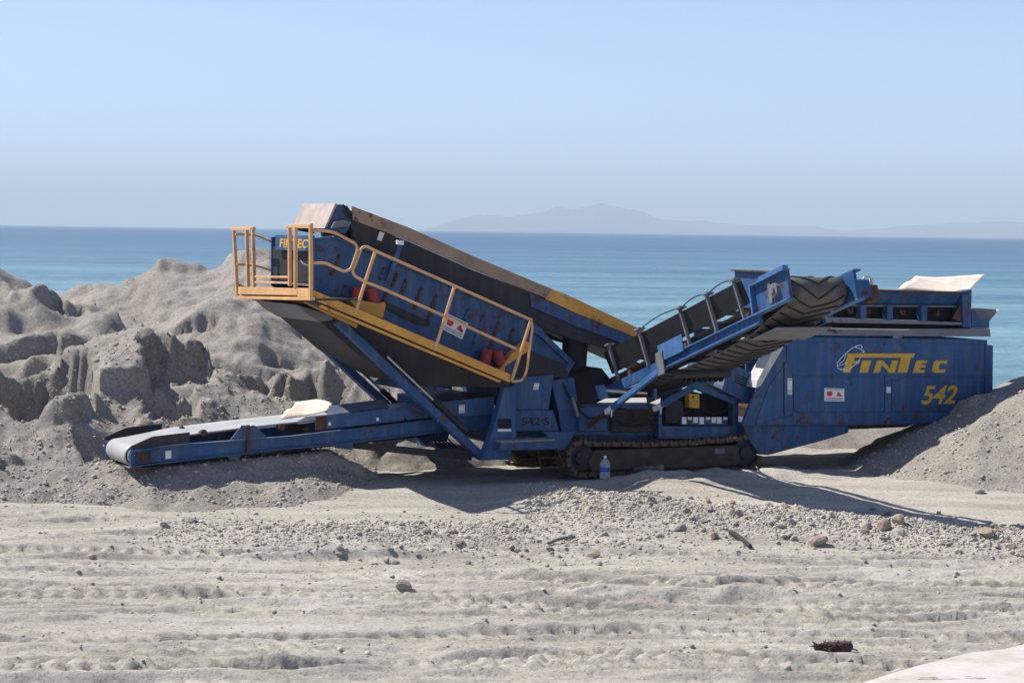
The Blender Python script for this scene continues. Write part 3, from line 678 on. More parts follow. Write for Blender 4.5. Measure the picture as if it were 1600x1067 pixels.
trace('skirt_plate',[(494,651),(512,648),(632,637),(632,657),(494,672)],-.77,-.745,BLUE,tc,.004)
trace('skirt_end',[(493,651),(510,649),(510,671),(493,672)],-.78,-.77,RUST,tc,0)
mb=MB();q=[P3(511,648,-.72),P3(608,636,-.72),P3(600,623,-.45),P3(514,634,-.45)]
mb.add(q+[p+Vector((0,.02,-.02)) for p in q],[(0,1,2,3),(7,6,5,4),(0,4,5,1),(1,5,6,2),(2,6,7,3),(3,7,4,0)]);mb.build('side_skirt',BLUE2,tc)
for x,y in ((515,662),(590,655),(637,651)): sticker([(x-2,y-2.5),(x+2,y-2.5),(x+2,y+2.5),(x-2,y+2.5)],-.772 if x<630 else -.722,tc,False,False)
trace('cover_plate',[(618,637),(700,628),(700,650),(636,656)],-.775,-.745,BLUE2,tc)
sticker([(717,633),(726,632),(726,645),(717,646)],-.9,tc,False)
trace('tail_box',[(690,628),(772,620),(772,648),(690,652)],-.9,.9,BLUE2,tc)
MB().bar(P3(552,695,-.55),P3(735,714,-.9),.10,.10).build('drawbar',GRIME_SHADE,tc)
MB().bar(P3(552,695,.55),P3(735,714,.9),.10,.10).build('drawbar',GRIME_SHADE,tc)
for k in range(6):
    p=[P3(672+k*5,674,-.6-.05*k),P3(668+k*6,684,-.75),P3(676+k*6,692,-.7),P3(690+k*5,700,-.5)]
    MB().tube(round_path(p,.08),.014).build('hose',RUB,tc)
tag(sheet('rubber_sheet',[(437,655),(470,650),(500,644),(512,641)],[(462,628),(490,624),(520,621),(536,620)],-.5,.45,CREAM,None,wob=.05),'beige sheet lying crumpled on the belt of the low left conveyor','sheet')
sh=[o for o in bpy.data.objects if o.name.startswith('rubber_sheet') and o.location.length==0][0];sh.location=C;sh.rotation_euler=(0,0,PSI)
# ---- screen box
sb=trace('screen_box',[(490,372),(520,369),(556,384),(628,414),(769,475),(831,505),(846,516),(898,567),(886,590),(806,590),(600,506),(520,470),(490,452)],-.98,-.92,BLUE2)
sb['label']='inclined blue screen box with rusty bolts'
scr_poly=T(-.98,[(490,372),(520,369),(556,384),(628,414),(769,475),(831,505),(846,516),(898,567),(886,590),(806,590),(600,506),(520,470),(490,452)])
MB().prism(scr_poly,.92,.98).build('far_side',BLUE2,sb,.006)
inner=T(-.98,[(500,392),(628,430),(769,490),(831,520),(880,570),(806,584),(600,500),(500,446)])
MB().prism(inner,-.915,.915).build('screen_deck',GRIME_SHADE,sb)
sl_=(P(769,475,-.98)[1]-P(628,414,-.98)[1])/(P(769,475,-.98)[0]-P(628,414,-.98)[0])
ang=math.atan(sl_)
ds=Vector((math.cos(ang),0,math.sin(ang)));dn=Vector((-math.sin(ang),0,math.cos(ang)))
# top flange and stiffeners
mb=MB()
for (x0,y0),(x1,y1) in zip([(520,370),(556,384),(628,414),(769,475),(831,505)],[(556,384),(628,414),(769,475),(831,505),(846,516)]): mb.bar(P3(x0,y0,-1.0),P3(x1,y1,-1.0),.09,.02)
mb.build('side_flange',BLUE,sb)
trace('end_flange',[(831,506),(846,515),(899,567),(889,583),(884,578),(889,568),(842,524),(829,518)],-1.06,-.98,BLUE,sb)
# discharge end under the flange
trace('discharge_lip',[(820,545),(880,568),(886,590),(806,590)],-.99,-.98,GRIME_SHADE,sb,0)
for x,y,h in ((634,440,26),(658,452,30),(682,462,40),(732,484,34),(756,494,44),(779,505,44),(802,515,24),(620,428,20),(604,458,24),(575,430,26),(530,400,30),(540,448,26),(600,420,16)):
    p=P3(x,y,-.98)
    MB().bar(p,p-dn*(h/100),.05,.03,(0,1,0)).build('stiffener',RUST if (x*7)%3 else BLUE2,sb)
    for t in (0,.5,1):
        q=p-dn*(h/100*t);MB().cyl(q+Vector((0,-.045,0)),q,.022,n=6).build('bolt',RUST,sb)
trace('rubber_flap',[(600,470),(640,488),(672,503),(672,511),(650,507),(625,495),(600,480)],-1.0,-.985,GRIME_SHADE,sb,0)
MB().bar(P3(627,378,-1.02),P3(606,440,-1.02),.07,.05,(0,1,0)).build('upright',BLUE,sb)
trace('lamp_bracket',[(621,375),(631,376),(631,383),(621,382)],-1.06,-1.0,WHITE,sb,0)
sticker([(698,489.5),(731.5,505),(722,530.5),(690.5,514)],-1.0,sb)
# the left end: sign panel, rubber curtain, frame
s_end=-5.72
vn,zt=Q(492,368,s_end);vf,_=Q(435,370,s_end);_,zb=Q(490,393,s_end)
sg=MB().prism([(s_end-.05,zb),(s_end,zb),(s_end,zt),(s_end-.05,zt)],vn,vf).build('sign_panel',BLUE,sb,.004)
me=text_mesh('FINTEC',1,.12,.02);wx=max(q.co.x for q in me.vertices);hy=max(q.co.y for q in me.vertices)
for q in me.vertices: q.co.x*=(vf-vn)*.80/wx;q.co.y*=(zt-zb)*.55/hy
lettering(me,(s_end-.054,vf-.2,zb+(zt-zb)*.2),(0,-1,0),(0,0,1),YTXT,sg)
z2=Q(480,442,s_end)[1]
MB().prism([(s_end+.04,z2),(s_end+.07,z2),(s_end+.07,zb+.05),(s_end+.04,zb+.05)],-.9,.9).build('rubber_curtain',RUB,sb)
for z_ in (z2-.03,z2-.14): MB().bar((s_end+.02,-.95,z_),(s_end+.02,.95,z_),.03,.03).build('end_bar',GREYP,sb)
MB().bar((s_end+.02,-.96,z2-.16),(s_end+.02,-.96,zb+.05),.04,.04).build('end_bar',GREYP,sb)
# red rubber springs and yellow brackets
for pr in (((560,449),(558,468)),((578,451),(585,472)),((762,546),(757,567)),((776,548),(783,569))):
    MB().cyl(P3(*pr[0],-1.12),P3(*pr[1],-1.12),.085,n=18).build('rubber_spring',REDR,sb)
trace('spring_bracket',[(546,470),(552,467),(590,474),(602,472),(603,478),(598,497),(560,486)],-1.2,-1.0,YEL,sb)
trace('spring_bracket',[(779,578),(790,566),(800,552),(822,533),(828,536),(827,548),(790,572),(788,586)],-1.2,-1.02,YEL,sb)
# ---- under-screen hopper and struts
uh=trace('underscreen_hopper',[(476,470),(520,478),(600,512),(800,600),(806,606),(660,603),(640,600),(560,555),(500,503)],-.9,.9,GRIME_SHADE)  # shade below the screen is put into this dark colour
trace('hopper_edge',[(462,476),(510,490),(524,499),(500,503),(478,490)],-.95,.95,GREYP,uh)
trace('brace',[(655,600),(690,603),(700,612),(640,610)],-.8,.8,BLUE2,uh)
for v_,a_,b_ in ((-1.05,(527,502),(752,714)),(1.05,None,None)):
    if a_: p,q=P3(*a_,v_),P3(*b_,v_)
    else: p,q=Vector((p.x,1.05,p.z)),Vector((q.x,1.05,q.z))
    s_=MB().bar(p,q,.12,.19,(0,1,0)).build('strut',BLUE,mach,.008)
    d=(q-p).normalized();nn=Vector((-d.z,0,d.x));nn=nn if nn.z>0 else -nn
    a=p.lerp(q,.30)+nn*.13;b=p.lerp(q,.62)+nn*.13;c2=p.lerp(q,.86)+nn*.13
    MB().cyl(a,b,.022,n=10).build('piston_rod',STEEL,s_);MB().cyl(b,c2,.045,n=12).build('ram_cylinder',GRIME_SHADE,s_)
    e=p.lerp(q,.70);MB().bar(e+Vector((0,-.075,0)),e+Vector((0,-.06,0)),.12,.12).build('pivot_plate',GREYP,s_)
    e2=p.lerp(q,.64);MB().bar(e2+Vector((0,-.068,0)),e2+Vector((0,-.06,0)),.05,.05).build('sticker',WHITE,s_)
# ---- feed conveyor
fc=trace('feed_conveyor',[(546,342),(640,378),(741,423),(844,462),(1008,532),(1060,556),(1050,575),(985,556),(880,526),(812,499),(769,480),(628,418),(556,388)],-.70,-.60,GRIME_SHADE)  # dark colour holds both the beam's grime and its shade
fc['label']='long inclined feed conveyor with tan skirt'
fp=T(-.7,[(546,342),(640,378),(741,423),(844,462),(1008,532),(1060,556),(1050,575),(985,556),(880,526),(812,499),(769,480),(628,418),(556,388)])
MB().prism(fp,.60,.70).build('far_beam',BLUE,fc)
trace('skirt_board',[(550,322),(640,356),(739,400),(900,467),(1015,521),(1008,533),(900,489),(844,462),(741,422),(640,377),(551,344)],-.755,-.72,TAN,fc)
trace('skirt_paint',[(880,458),(900,467),(1015,521),(1008,533),(900,489),(852,467),(862,452)],-.757,-.755,YEL,fc,0)
MB().prism(T(-.72,[(550,322),(1015,521),(1008,533),(551,344)]),.72,.755).build('skirt_board',TAN,fc)
trace('side_beam',[(828,458),(900,490),(1008,534),(1002,548),(900,510),(830,480)],-.735,-.70,BLUE2,fc)
trace('lower_lip',[(556,382),(628,410),(769,470),(880,516),(985,550),(985,556),(880,526),(769,481),(628,420),(556,390)],-.74,-.70,GRIME_SHADE,fc)
mb=MB();q0,q1=P(551,338,-.7),P(1050,560,-.7)
mb.prism([q0,q1,(q1[0],q1[1]-.02),(q0[0],q0[1]-.02)],-.59,.59);mb.build('belt',RUB,fc)
mb=MB();mb.prism([(q0[0],q0[1]-.28),(q1[0],q1[1]-.28),(q1[0],q1[1]-.3),(q0[0],q0[1]-.3)],-.55,.55);mb.build('return_belt',RUB,fc)
trace('sticker',[(593,362),(601,364),(596,377),(589,375)],-.703,-.70,WHITE,fc,0)
hb=trace('head_box',[(527,320),(533,319.5),(546,326),(549,350),(540,366),(510,360)],-.72,-.66,BLUE2,fc)
A1,B1=P(527,319,-.72),P(510,357,-.72)
MB().prism([A1,B1,(B1[0]-.03,B1[1]),(A1[0]-.03,A1[1]+.01)],-.72,.72).build('head_plate',PINKP,hb)
MB().prism(T(-.72,[(527,320),(546,326),(549,350),(540,366),(510,360)]),.66,.72).build('far_cheek',BLUE2,hb)
MB().cyl(P3(543,345,-.66),P3(543,345,-.66)+Vector((0,1.3,0)),.16,n=20).build('head_drum',RUB,hb)
mb=MB();q=[P3(517,357,-.78),P3(522,347,-.78),P3(535,343.5,-.78),P3(549,347,-.78),P3(546,354,-.78)]
mb.prism([(p.x,p.z) for p in q],-.80,-.73);mb.build('guard',GREYP,hb,.01)
for pts in ([(535,320),(541,324),(543,335),(548,340)],[(541,322),(546,330),(545,342)]):
    MB().tube([P3(x,y,-.76) for x,y in pts],.014).build('hose',RUB,hb)
# rubber dust chute between feed conveyor and screen end
MB().cyl(P3(899,522,-.3),P3(897,580,-.3),.21,.19,n=20).build('rubber_chute',GRIME_SHADE,fc)
# ---- yellow walkway along the screen and round its left end
WVv=-1.72
wk=trace('walkway',[(489,453),(600,500),(798,585),(797,598),(600,514),(490,468)],WVv,WVv+.03,YEL)
wk['label']='yellow walkway and handrails round the screen box'
mb=MB();q0,q1=P(489,468,WVv),P(797,598,WVv)
mb.prism([q0,q1,(q1[0],q1[1]-.03),(q0[0],q0[1]-.03)],WVv+.03,-1.07);mb.build('walkway_floor',GRIME_SHADE,wk)
mb=MB();mb.bar(P3(500,478,WVv+.03),P3(780,596,WVv+.03),.07,.035);mb.build('lower_lip',YEL,wk)
RAD=.021
def rail(name,pts,v,r=RAD,mat=None,rad=.12): return MB().tube(round_path([P3(x,y,v) for x,y in pts],rad),r).build(name,mat or YEL2,wk)
for a,b in (((587,391),(555,489)),((711,445),(679,548)),((830.5,498),(799,596))): rail('post',[a,b],WVv,.027)
rail('handrail',[(551,424),(565,387),(573,385),(587,392.5),(711,447),(830,500)],WVv-.01,rad=.10)
rail('midrail',[(551,424),(554,431),(569,440),(600,452),(690,492),(806,545)],WVv-.01)
rail('handrail',[(488,360),(520,362),(556,381),(559,390),(548,421),(538,425),(510,411),(488,411)],WVv-.01,rad=.12)
rail('end_loop',[(830,502),(832,512),(823,580),(816,595),(800,596)],WVv-.03,rad=.12)
SE=-5.99
def ep(px,py,s=SE):
    v,z=Q(px,py,s);return Vector((s,v,z))
def end_bar(name,a,b,w=.05,mat=None): return MB().bar(ep(*a),ep(*b),w,w,(1,0,0)).build(name,mat or YEL2,wk,.004)
for xt,yt,xb,yb in ((452.5,354,453,447),(462,355,462,450),(485.5,351,486,468),(365.5,359,371,462),(385.5,359,388,448),(395,356,397.5,448)): end_bar('gate_post',(xt,yt),(xb,yb))
end_bar('gate_top',(449,354),(487,352));end_bar('gate_top',(363,358),(397,357))
end_bar('gate_rail',(399,432.5),(452,433),.03);end_bar('gate_rail',(399,441),(452,442),.03)
def end_plate(name,pts,mat,th=.03):
    q=[Q(x,y,SE) for x,y in pts];mb=MB();n=len(q)
    mb.add([(SE-.01,a,b) for a,b in q]+[(SE-.01+th,a,b) for a,b in q],[list(range(n)),list(range(2*n-1,n-1,-1))]+[[i,i+n,(i+1)%n+n,(i+1)%n] for i in range(n)])
    return mb.build(name,mat,wk,.003)
end_plate('toe_board',[(373,448),(465,450.5),(465,461.5),(373,460)],YEL2)
end_plate('toe_board',[(465.5,450),(483,450.5),(483,464),(465.5,464)],YEL2)
end_plate('platform_edge',[(372,462.5),(487,464.5),(487,469.5),(372,467)],YEL2,.06)
vN=Q(486,467,SE)[0];vF=Q(372,464,SE)[0];zP=Q(480,466,SE)[1]
MB().box((SE+.06,vN,zP-.03),(SE+.75,vF,zP)).build('platform_floor',GRIME_SHADE,wk)
MB().prism([(SE+.05,zP-.03),(SE+.7,zP-.03),(SE+.75,zP-.28),(SE+.5,zP-.22)],-.95,.95).build('platform_bracket',YEL,wk)
for v_ in (-1.2,1.2): MB().bar((SE+.1,v_,zP-.05),(SE+.9,v_,zP-.42),.06,.06).build('platform_brace',YEL,wk)
# far side walkway
vf_=1.72
q0,q1=P(489,468,WVv),P(797,598,WVv)
MB().prism([q0,q1,(q1[0],q1[1]+.13),(q0[0],q0[1]+.13)],vf_-.03,vf_).build('toe_board',YEL,wk)
MB().prism([q0,q1,(q1[0],q1[1]-.03),(q0[0],q0[1]-.03)],1.07,vf_-.03).build('walkway_floor',GRIME_SHADE,wk)
rail('handrail',[(368,366),(398,366.5),(434,382),(470,398)],vf_,.018);rail('midrail',[(370,413),(402,415),(428,424),(434,422),(441,408),(445,396),(470,406)],vf_,.018)
rail('handrail',[(450,440),(438,432),(432,424),(440,400)],vf_,.018)
MB().tube([ep(463,404)+Vector((.05,0,0)),ep(468,412)+Vector((.05,0,0)),ep(476,415)+Vector((.05,0,0)),ep(484,405)+Vector((.05,0,0))],.008).build('chain',GREYP,wk)
# ---- side conveyor (projects from the near side towards the right of the camera)
TH=math.atan(.295);A0=Vector((0,-.75,1.28));dA=Vector((0,-math.cos(TH),math.sin(TH)));dN=Vector((0,math.sin(TH),math.cos(TH)));dS=Vector((1,0,0))
SL,SR=-.87,.20
def K(a,s,n): return A0+dA*a+dS*s+dN*n
def kbox(mb,a0,a1,s0,s1,n0,n1):
    vs=[K(a,s,n) for a in (a0,a1) for s,n in ((s0,n0),(s1,n0),(s1,n1),(s0,n1))]
    return mb.add(vs,[(0,1,2,3),(7,6,5,4),(0,4,5,1),(1,5,6,2),(2,6,7,3),(3,7,4,0)])
scv=kbox(MB(),-.3,5.0,SL,SL+.05,-.16,0).build('side_conveyor',BLUE,mach,.004)
scv['label']='raised side conveyor with chevron belt reaching out in front of the hopper'
kbox(MB(),-.3,5.0,SR-.05,SR,-.16,0).build('side_beam',BLUE,scv,.004)
kbox(kbox(MB(),2.35,5.0,SL-.05,SL,-.018,.0),2.35,5.0,SL-.05,SL,-.16,-.142).build('beam_flange',LITBLUE,scv)
kbox(MB(),2.2,2.95,SL-.07,SL-.052,-.05,.2).build('hinge_plate',LITBLUE,scv,.004)
kbox(MB(),2.15,2.35,SL-.09,SL-.07,-.25,.1).build('hinge_lug',GREYP,scv,.004)
for s0,s1 in ((SL-.02,SL+.03),(SR-.03,SR+.02)):
    hf=kbox(MB(),4.95,5.85,s0,s1,-.02,.37).build('head_frame',BLUE2,scv,.004)
    kbox(kbox(MB(),4.95,5.87,s0-.07 if s0<0 else s0,s1 if s0<0 else s1+.07,.37,.39),4.95,5.87,s0-.07 if s0<0 else s0,s1 if s0<0 else s1+.07,-.04,-.02).build('head_flange',LITBLUE,hf)
kbox(MB(),4.95,4.99,SL-.09,SL-.02,-.02,.37).build('frame_end',LITBLUE,scv)
kbox(MB(),5.15,5.80,SL-.04,SL+.05,.39,.46).build('head_cover',LITBLUE,scv,.004)
p=K(5.55,SL-.02,.17);MB().cyl(p+Vector((-.06,0,0)),p,.10,n=16).cyl(p+Vector((-.09,0,0)),p+Vector((-.06,0,0)),.05,n=12).build('bearing',GREYP,scv)
kbox(MB(),5.38,5.45,SL-.05,SL-.02,.03,.31).build('take_up_plate',GREYP,scv)
p=K(5.5,SR,.17);MB().cyl(p,p+Vector((.16,0,0)),.11,n=16).build('drive_motor',DARK,scv)
mb=kbox(MB(),5.40,5.62,SR+.16,SR+.38,.06,.31);mt=mb.build('motor_box',BLUE,scv,.006)
kbox(MB(),5.42,5.6,SR+.38,SR+.52,.02,.24).build('valve_block',RUST,scv,.006)
MB().tube(round_path([K(5.5,SR+.36,.29),K(5.5,SR+.38,.38),K(5.5,SR+.50,.38),K(5.5,SR+.50,.21)],.05),.016).build('pipe',STEEL,scv)
MB().tube(round_path([K(5.56,SR+.42,.22),K(5.56,SR+.43,.34),K(5.45,SR+.53,.33),K(5.4,SR+.53,.16)],.05),.013).build('pipe',STEEL,scv)
# belt loop with chevrons
loop=[(.0,.13),(4.6,.16),(5.42,.345)]
for i in range(13): a=math.pi/2-math.pi*i/12;loop.append((5.55+.185*math.cos(a),.16+.185*math.sin(a)))
loop+=[(5.1,-.10),(4.6,-.20),(3.8,-.25),(2.6,-.24),(2.35,-.20),(0,-.12)]
b0,b1=SL+.10,SR-.10
mb=MB();vs=[];k=5
for a,n_ in loop:
    for j in range(k): vs.append(K(a,b0+(b1-b0)*j/(k-1),n_))
mb.add(vs,[(i*k+j,i*k+j+1,(i+1)*k+j+1,(i+1)*k+j) for i in range(len(loop)-1) for j in range(k-1)],True)
bo=mb.build('belt',BELT,scv);sd=bo.modifiers.new('thick','SOLIDIFY');sd.thickness=.012;sd.offset=0
seg=[Vector((a,n_)) for a,n_ in loop];LL=[0]
for a,b in zip(seg,seg[1:]): LL.append(LL[-1]+(b-a).length)
def lp(d):
    i=0
    while i<len(seg)-2 and LL[i+1]<d: i+=1
    t=(d-LL[i])/(LL[i+1]-LL[i]);p=seg[i].lerp(seg[i+1],t);tg=(seg[i+1]-seg[i]).normalized();return p,Vector((-tg.y,tg.x))
mb=MB();sm_=(b0+b1)/2
d=.3
while d<LL[-1]-.6:
    for sgn in (-1,1):
        prev=None
        for j in range(5):
            t=j/4;p,nn=lp(d+.26*(1-t));p=p+nn*.012
            q=K(p.x,sm_+sgn*(b1-b0)*.47*t,p.y)
            if prev is not None: mb.bar(prev,q,.022,.022,tuple(dA*nn.x+dN*nn.y))
            prev=q
    d+=.21
mb.build('chevron_ribs',RUB,scv)['kind']='stuff'
MB().cyl(K(5.55,b0-.02,.16),K(5.55,b1+.02,.16),.172,n=24).build('head_drum',GRIME_SHADE,scv)
for a in (1.0,1.9,2.8,3.7,4.6): MB().cyl(K(a,SL+.06,.06),K(a,SR-.06,.06),.05,n=12).build('idler_roller',RUST,scv)
MB().cyl(K(2.35,SL+.06,-.27),K(2.35,SR-.06,-.27),.06,n=14).build('return_roller',GRIME_SHADE,scv)
for k in range(9): MB().cyl(K(2.3,SL+.16+.09*k,-.30),K(2.3,SL+.18+.09*k,-.30),.085,n=14).build('roller_disc',RUB,scv)
kbox(MB(),4.5,5.2,SL+.12,SR-.05,-.27,-.255).build('drip_tray',GREYP,scv)
for s_,fl in ((SL+.03,-.10),(SR-.03,.10)):
    mb=MB();hh=.52 if fl<0 else .30;q=[K(.5,s_,.16),K(4.75,s_,.20),K(4.75,s_+fl*hh*2,hh),K(.5,s_+fl*hh*2,hh-.02)]
    mb.add(q+[p+Vector((.02,0,0)) for p in q],[(0,1,2,3),(7,6,5,4),(0,4,5,1),(1,5,6,2),(2,6,7,3),(3,7,4,0)]);mb.build('rubber_skirt',RUB,scv)
    if fl>0: continue
    for a in (.75,1.75,3.05,3.85,4.62):
        o_=-.03 if fl<0 else .05
        MB().bar(K(a,s_+o_,.0),K(a,s_+fl+o_,.56),.035,.05,(1,0,0)).build('skirt_bracket',GREYP,scv)
        kbox(MB(),a-.05,a+.09,s_+fl+o_-.05,s_+fl+o_+.07,.55,.575).build('bracket_clip',GREYP,scv)
    for a0,a1 in ((1.75,3.05),(3.05,3.85),(3.85,4.62)):
        MB().tube([K(a0+(a1-a0)*t,s_+fl,.57+.05*math.sin(math.pi*t)) for t in [i/8 for i in range(9)]],.009).build('hydraulic_hose',RUB,scv)
# struts holding the conveyor
def strut3(p,q,nm='stay'):
    o=MB().bar(p.lerp(q,0),p.lerp(q,.66),.075,.085).build(nm,LITBLUE,scv,.004)
    MB().bar(p.lerp(q,.66),p.lerp(q,.74),.066,.076).build('stay_sleeve',WHITE,o)
    MB().bar(p.lerp(q,.74),q,.055,.06).build('stay_foot',RUST,o)
    e=p.lerp(q,.68);MB().cyl(e+Vector((0,-.02,.06)),e+Vector((0,-.02,-.12)),.012,n=8).build('pin',STEEL,o)
strut3(K(2.3,SL-.04,-.14),P3(917,668,-1.0))
strut3(K(2.3,SR+.02,-.14),P3(982,662,-1.0))
p=P3(942,610,-1.6);MB().cyl(p,P3(1010,614,-1.6),.035,n=12).build('ram_cylinder',STEEL,scv)
MB().bar(P3(937,603,-1.62),P3(943,622,-1.62),.12,.10,(0,1,0)).build('ram_bracket',LITBLUE,scv)
MB().bar(P3(1023,606,-1.62),P3(1023,624,-1.62),.05,.06,(0,1,0)).build('ram_bracket',LITBLUE,scv)
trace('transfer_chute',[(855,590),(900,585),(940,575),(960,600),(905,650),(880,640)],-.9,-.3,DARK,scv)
# ------------------------------------------------------------------ small things
def on_ground(px,py):
    d=ray(px,py);t=np.arange(15,60,.02);x=d.x*t;y=d.y*t;z=EYE+d.z*t
    g=np.maximum(ground_z(x,y),RPILE(x,y));i=int(np.argmax(z<=g));return Vector((x[i],y[i],g[i]))
# plastic bottle
PET,n,l,b=newmat('clear_plastic');b.inputs['Base Color'].default_value=(.8,.88,.95,1);b.inputs['Roughness'].default_value=.12;b.inputs['Transmission Weight'].default_value=.75;b.inputs['IOR'].default_value=1.2
LBL=plain('blue_label',(.03,.12,.5),.4);CAP=plain('white_cap',(.7,.72,.75),.4)
p=on_ground(945,748);bt=empty('plastic_bottle',p,.3);tag(bt,'clear plastic water bottle with blue label standing by the crawler track','bottle')
def lathe(prof,n=18):
    mb=MB();vs=[(r_*math.cos(2*math.pi*j/n),r_*math.sin(2*math.pi*j/n),z) for r_,z in prof for j in range(n)]
    return mb.add(vs,[(i*n+j,i*n+(j+1)%n,(i+1)*n+(j+1)%n,(i+1)*n+j) for i in range(len(prof)-1) for j in range(n)],True)
lathe([(.0,.0),(.075,.0),(.082,.015),(.08,.05),(.083,.07),(.08,.10),(.081,.12),(.081,.20),(.083,.215),(.08,.24),(.074,.27),(.05,.305),(.022,.325),(.02,.35)]).build('bottle_body',PET,bt)
lathe([(.0835,.12),(.084,.122),(.084,.19),(.0835,.192)]).build('label_band',LBL,bt)
lathe([(0,.372),(.022,.37),(.024,.345),(.024,.335)]).build('cap',CAP,bt)
bt.scale=(.95,.95,.95)
# planks and sticks
WOOD=plain('grey_wood',(.17,.155,.135),.85,0,.3,9);DWOOD=plain('dark_wood',(.045,.035,.03),.85,0,.3,9)
def stick(pa,pb,r,label,mat,lift=.02,name='stick',bend=.03):
    a=on_ground(*pa);b_=on_ground(*pb);a.z+=lift;b_.z+=lift
    pts=[a.lerp(b_,t)+Vector((0,bend*math.sin(t*5),bend*.6*math.sin(t*math.pi))) for t in (0,.2,.4,.6,.8,1)]
    return tag(MB().tube(pts,r,7).build(name,mat),label,name.replace('_',' '))
stick((962,742),(1034,735),.045,'grey weathered pole lying in the shade beside the plastic bottle',WOOD,.05,'pole',.01)
stick((1166,720),(1184,736),.012,'thin pale stick leaning by the right end of the crawler track',WOOD,.04)
stick((1141,836),(1172,858),.028,'dark stick lying in the gravel in front of the hopper',DWOOD,.04)
stick((857,853),(897,842),.02,'thin grey stick lying on the gravelly ground left of centre',WOOD,.03)
# brown dry clump
p=on_ground(1305,1018)
cl=empty('dry_plant_clump',p,0);tag(cl,'dark brown dead plant clump lying on the pale sand in the foreground','dead plant')
DRY=plain('dry_brown_fibre',(.075,.048,.038),.9,0,.5,30)
rn=random.Random(3);mb=MB()
for i in range(170):
    t=rn.uniform(-.17,.13);a=Vector((t,rn.uniform(-.05,.05),.02+rn.uniform(0,.05)*(1-abs(t)*3)))
    dv=Vector((rn.gauss(-.5,.6),rn.gauss(0,.35),rn.gauss(.12,.22)));dv.normalize()
    L_=rn.uniform(.04,.10)
    mb.tube([a,a+dv*L_*.5+Vector((0,0,.008)),a+dv*L_],rn.uniform(.004,.010),4)
mb.build('fibres',DRY,cl)
lathe([(0,-.19),(.028,-.17),(.045,-.1),(.05,0),(.055,.09),(.05,.14),(.02,.165),(0,.17)],12).build('root_stock',DRY,cl)
o=[c_ for c_ in cl.children if c_.name.startswith('root')][0];o.rotation_euler=(0,R(88),0);o.location=(0,0,.045)
# stones
def rock_mesh(seed,sub=2):
    import bmesh
    bm=bmesh.new();bmesh.ops.create_icosphere(bm,subdivisions=sub,radius=1)
    r_=random.Random(seed);pl_=[(Vector((r_.gauss(0,1),r_.gauss(0,1),r_.gauss(0,1))).normalized(),r_.uniform(.55,.85)) for _ in range(9)]
    for q in bm.verts:
        for nn,dd_ in pl_:
            e=q.co.dot(nn)-dd_
            if e>0: q.co-=nn*e
        q.co*=1+r_.uniform(-.04,.04)
    me=bpy.data.meshes.new('stone');bm.to_mesh(me);bm.free();return me
def stone_mat(name,c):
    m,n,l,b=newmat(name);oi=n.new('ShaderNodeObjectInfo');tcn=n.new('ShaderNodeTexCoord')
    f=noise(n,l,tcn.outputs['Object'],3,5,.65)
    cc=mix(n,l,oi.outputs['Random'],tuple(x*.75 for x in c),tuple(x*1.2 for x in c))
    cc=mix(n,l,ramp(n,l,f,[(.35,g3(0)),(.7,g3(.55))]),cc,tuple(x*.6 for x in c));l.new(cc,b.inputs['Base Color']);b.inputs['Roughness'].default_value=.9;bump(n,l,b,f,.5,.1);return m
STN=stone_mat('pale_stone',(.40,.37,.325));STB=stone_mat('tan_stone',(.40,.32,.22));STR=stone_mat('reddish_stone',(.36,.27,.215));STG=stone_mat('grey_stone',(.33,.305,.27))
RM=[rock_mesh(i) for i in range(8)]
def stone(px,py,size,mat,label,group=None,k=0):
    p=on_ground(px,py);me=RM[k%8].copy();me.materials.append(mat)
    o=bpy.data.objects.new('stone',me);COL.objects.link(o);r_=random.Random(px*7+py)
    o.scale=(size*r_.uniform(.9,1.3),size*r_.uniform(.8,1.1),size*r_.uniform(.55,.8));o.rotation_euler=(r_.uniform(-.3,.3),r_.uniform(-.3,.3),r_.uniform(0,6))
    o.location=p+Vector((0,0,o.scale.z*.45));return tag(o,label,'stone',group)
stone(1380,826,.125,STB,'largest rounded tan stone on the gravel bank below the hopper shadow',k=1)
stone(1405,818,.12,STB,'flat tan stone just right of the largest tan stone on the gravel bank',k=2)
stone(1277,850,.12,STR,'reddish flat stone at the front edge of the gravel bank',k=3)
stone(668,834,.085,STN,'upright pale stone alone on the gravelly patch left of centre',k=4)
stone(928,870,.10,STB,'tan stone at the front edge of the gravelly patch near centre',k=5)
stone(1062,830,.11,STG,'grey slab-like stone on the gravel mound in the middle',k=6)
stone(1117,841,.07,STR,'small orange-tinted stone left of the dark stick',k=7)
stone(1531,771,.08,STN,'single pale stone on smooth sand below the right pile',k=0)
stone(255,821,.07,STN,'pale stone on the flat ground at left below the conveyor tip',k=2)
stone(298,816,.085,STG,'dark grey stone right of the pale stone below the conveyor tip',k=5)
stone(630,920,.085,STG,'dark stone on the pale ground left of centre in the foreground',k=3)
stone(1541,838,.11,STB,'tan flat stone near the right edge of the gravel bank',k=4)
rr=random.Random(21)
for i in range(46):
    t=rr.random();px=1000+t*590;py=775+t*45+rr.uniform(-8,52)
    stone(px,py,rr.uniform(.04,.075),rr.choice((STN,STN,STB,STG)),'fist-sized pale stone among the gravel of the bank in front of the machine','loose stones on the gravel bank',i)
for i in range(26):
    px=rr.uniform(500,960);py=rr.uniform(815,885)
    stone(px,py,rr.uniform(.03,.055),rr.choice((STN,STG)),'small stone scattered on the gravelly patch left of centre','small stones on the gravelly patch',i)
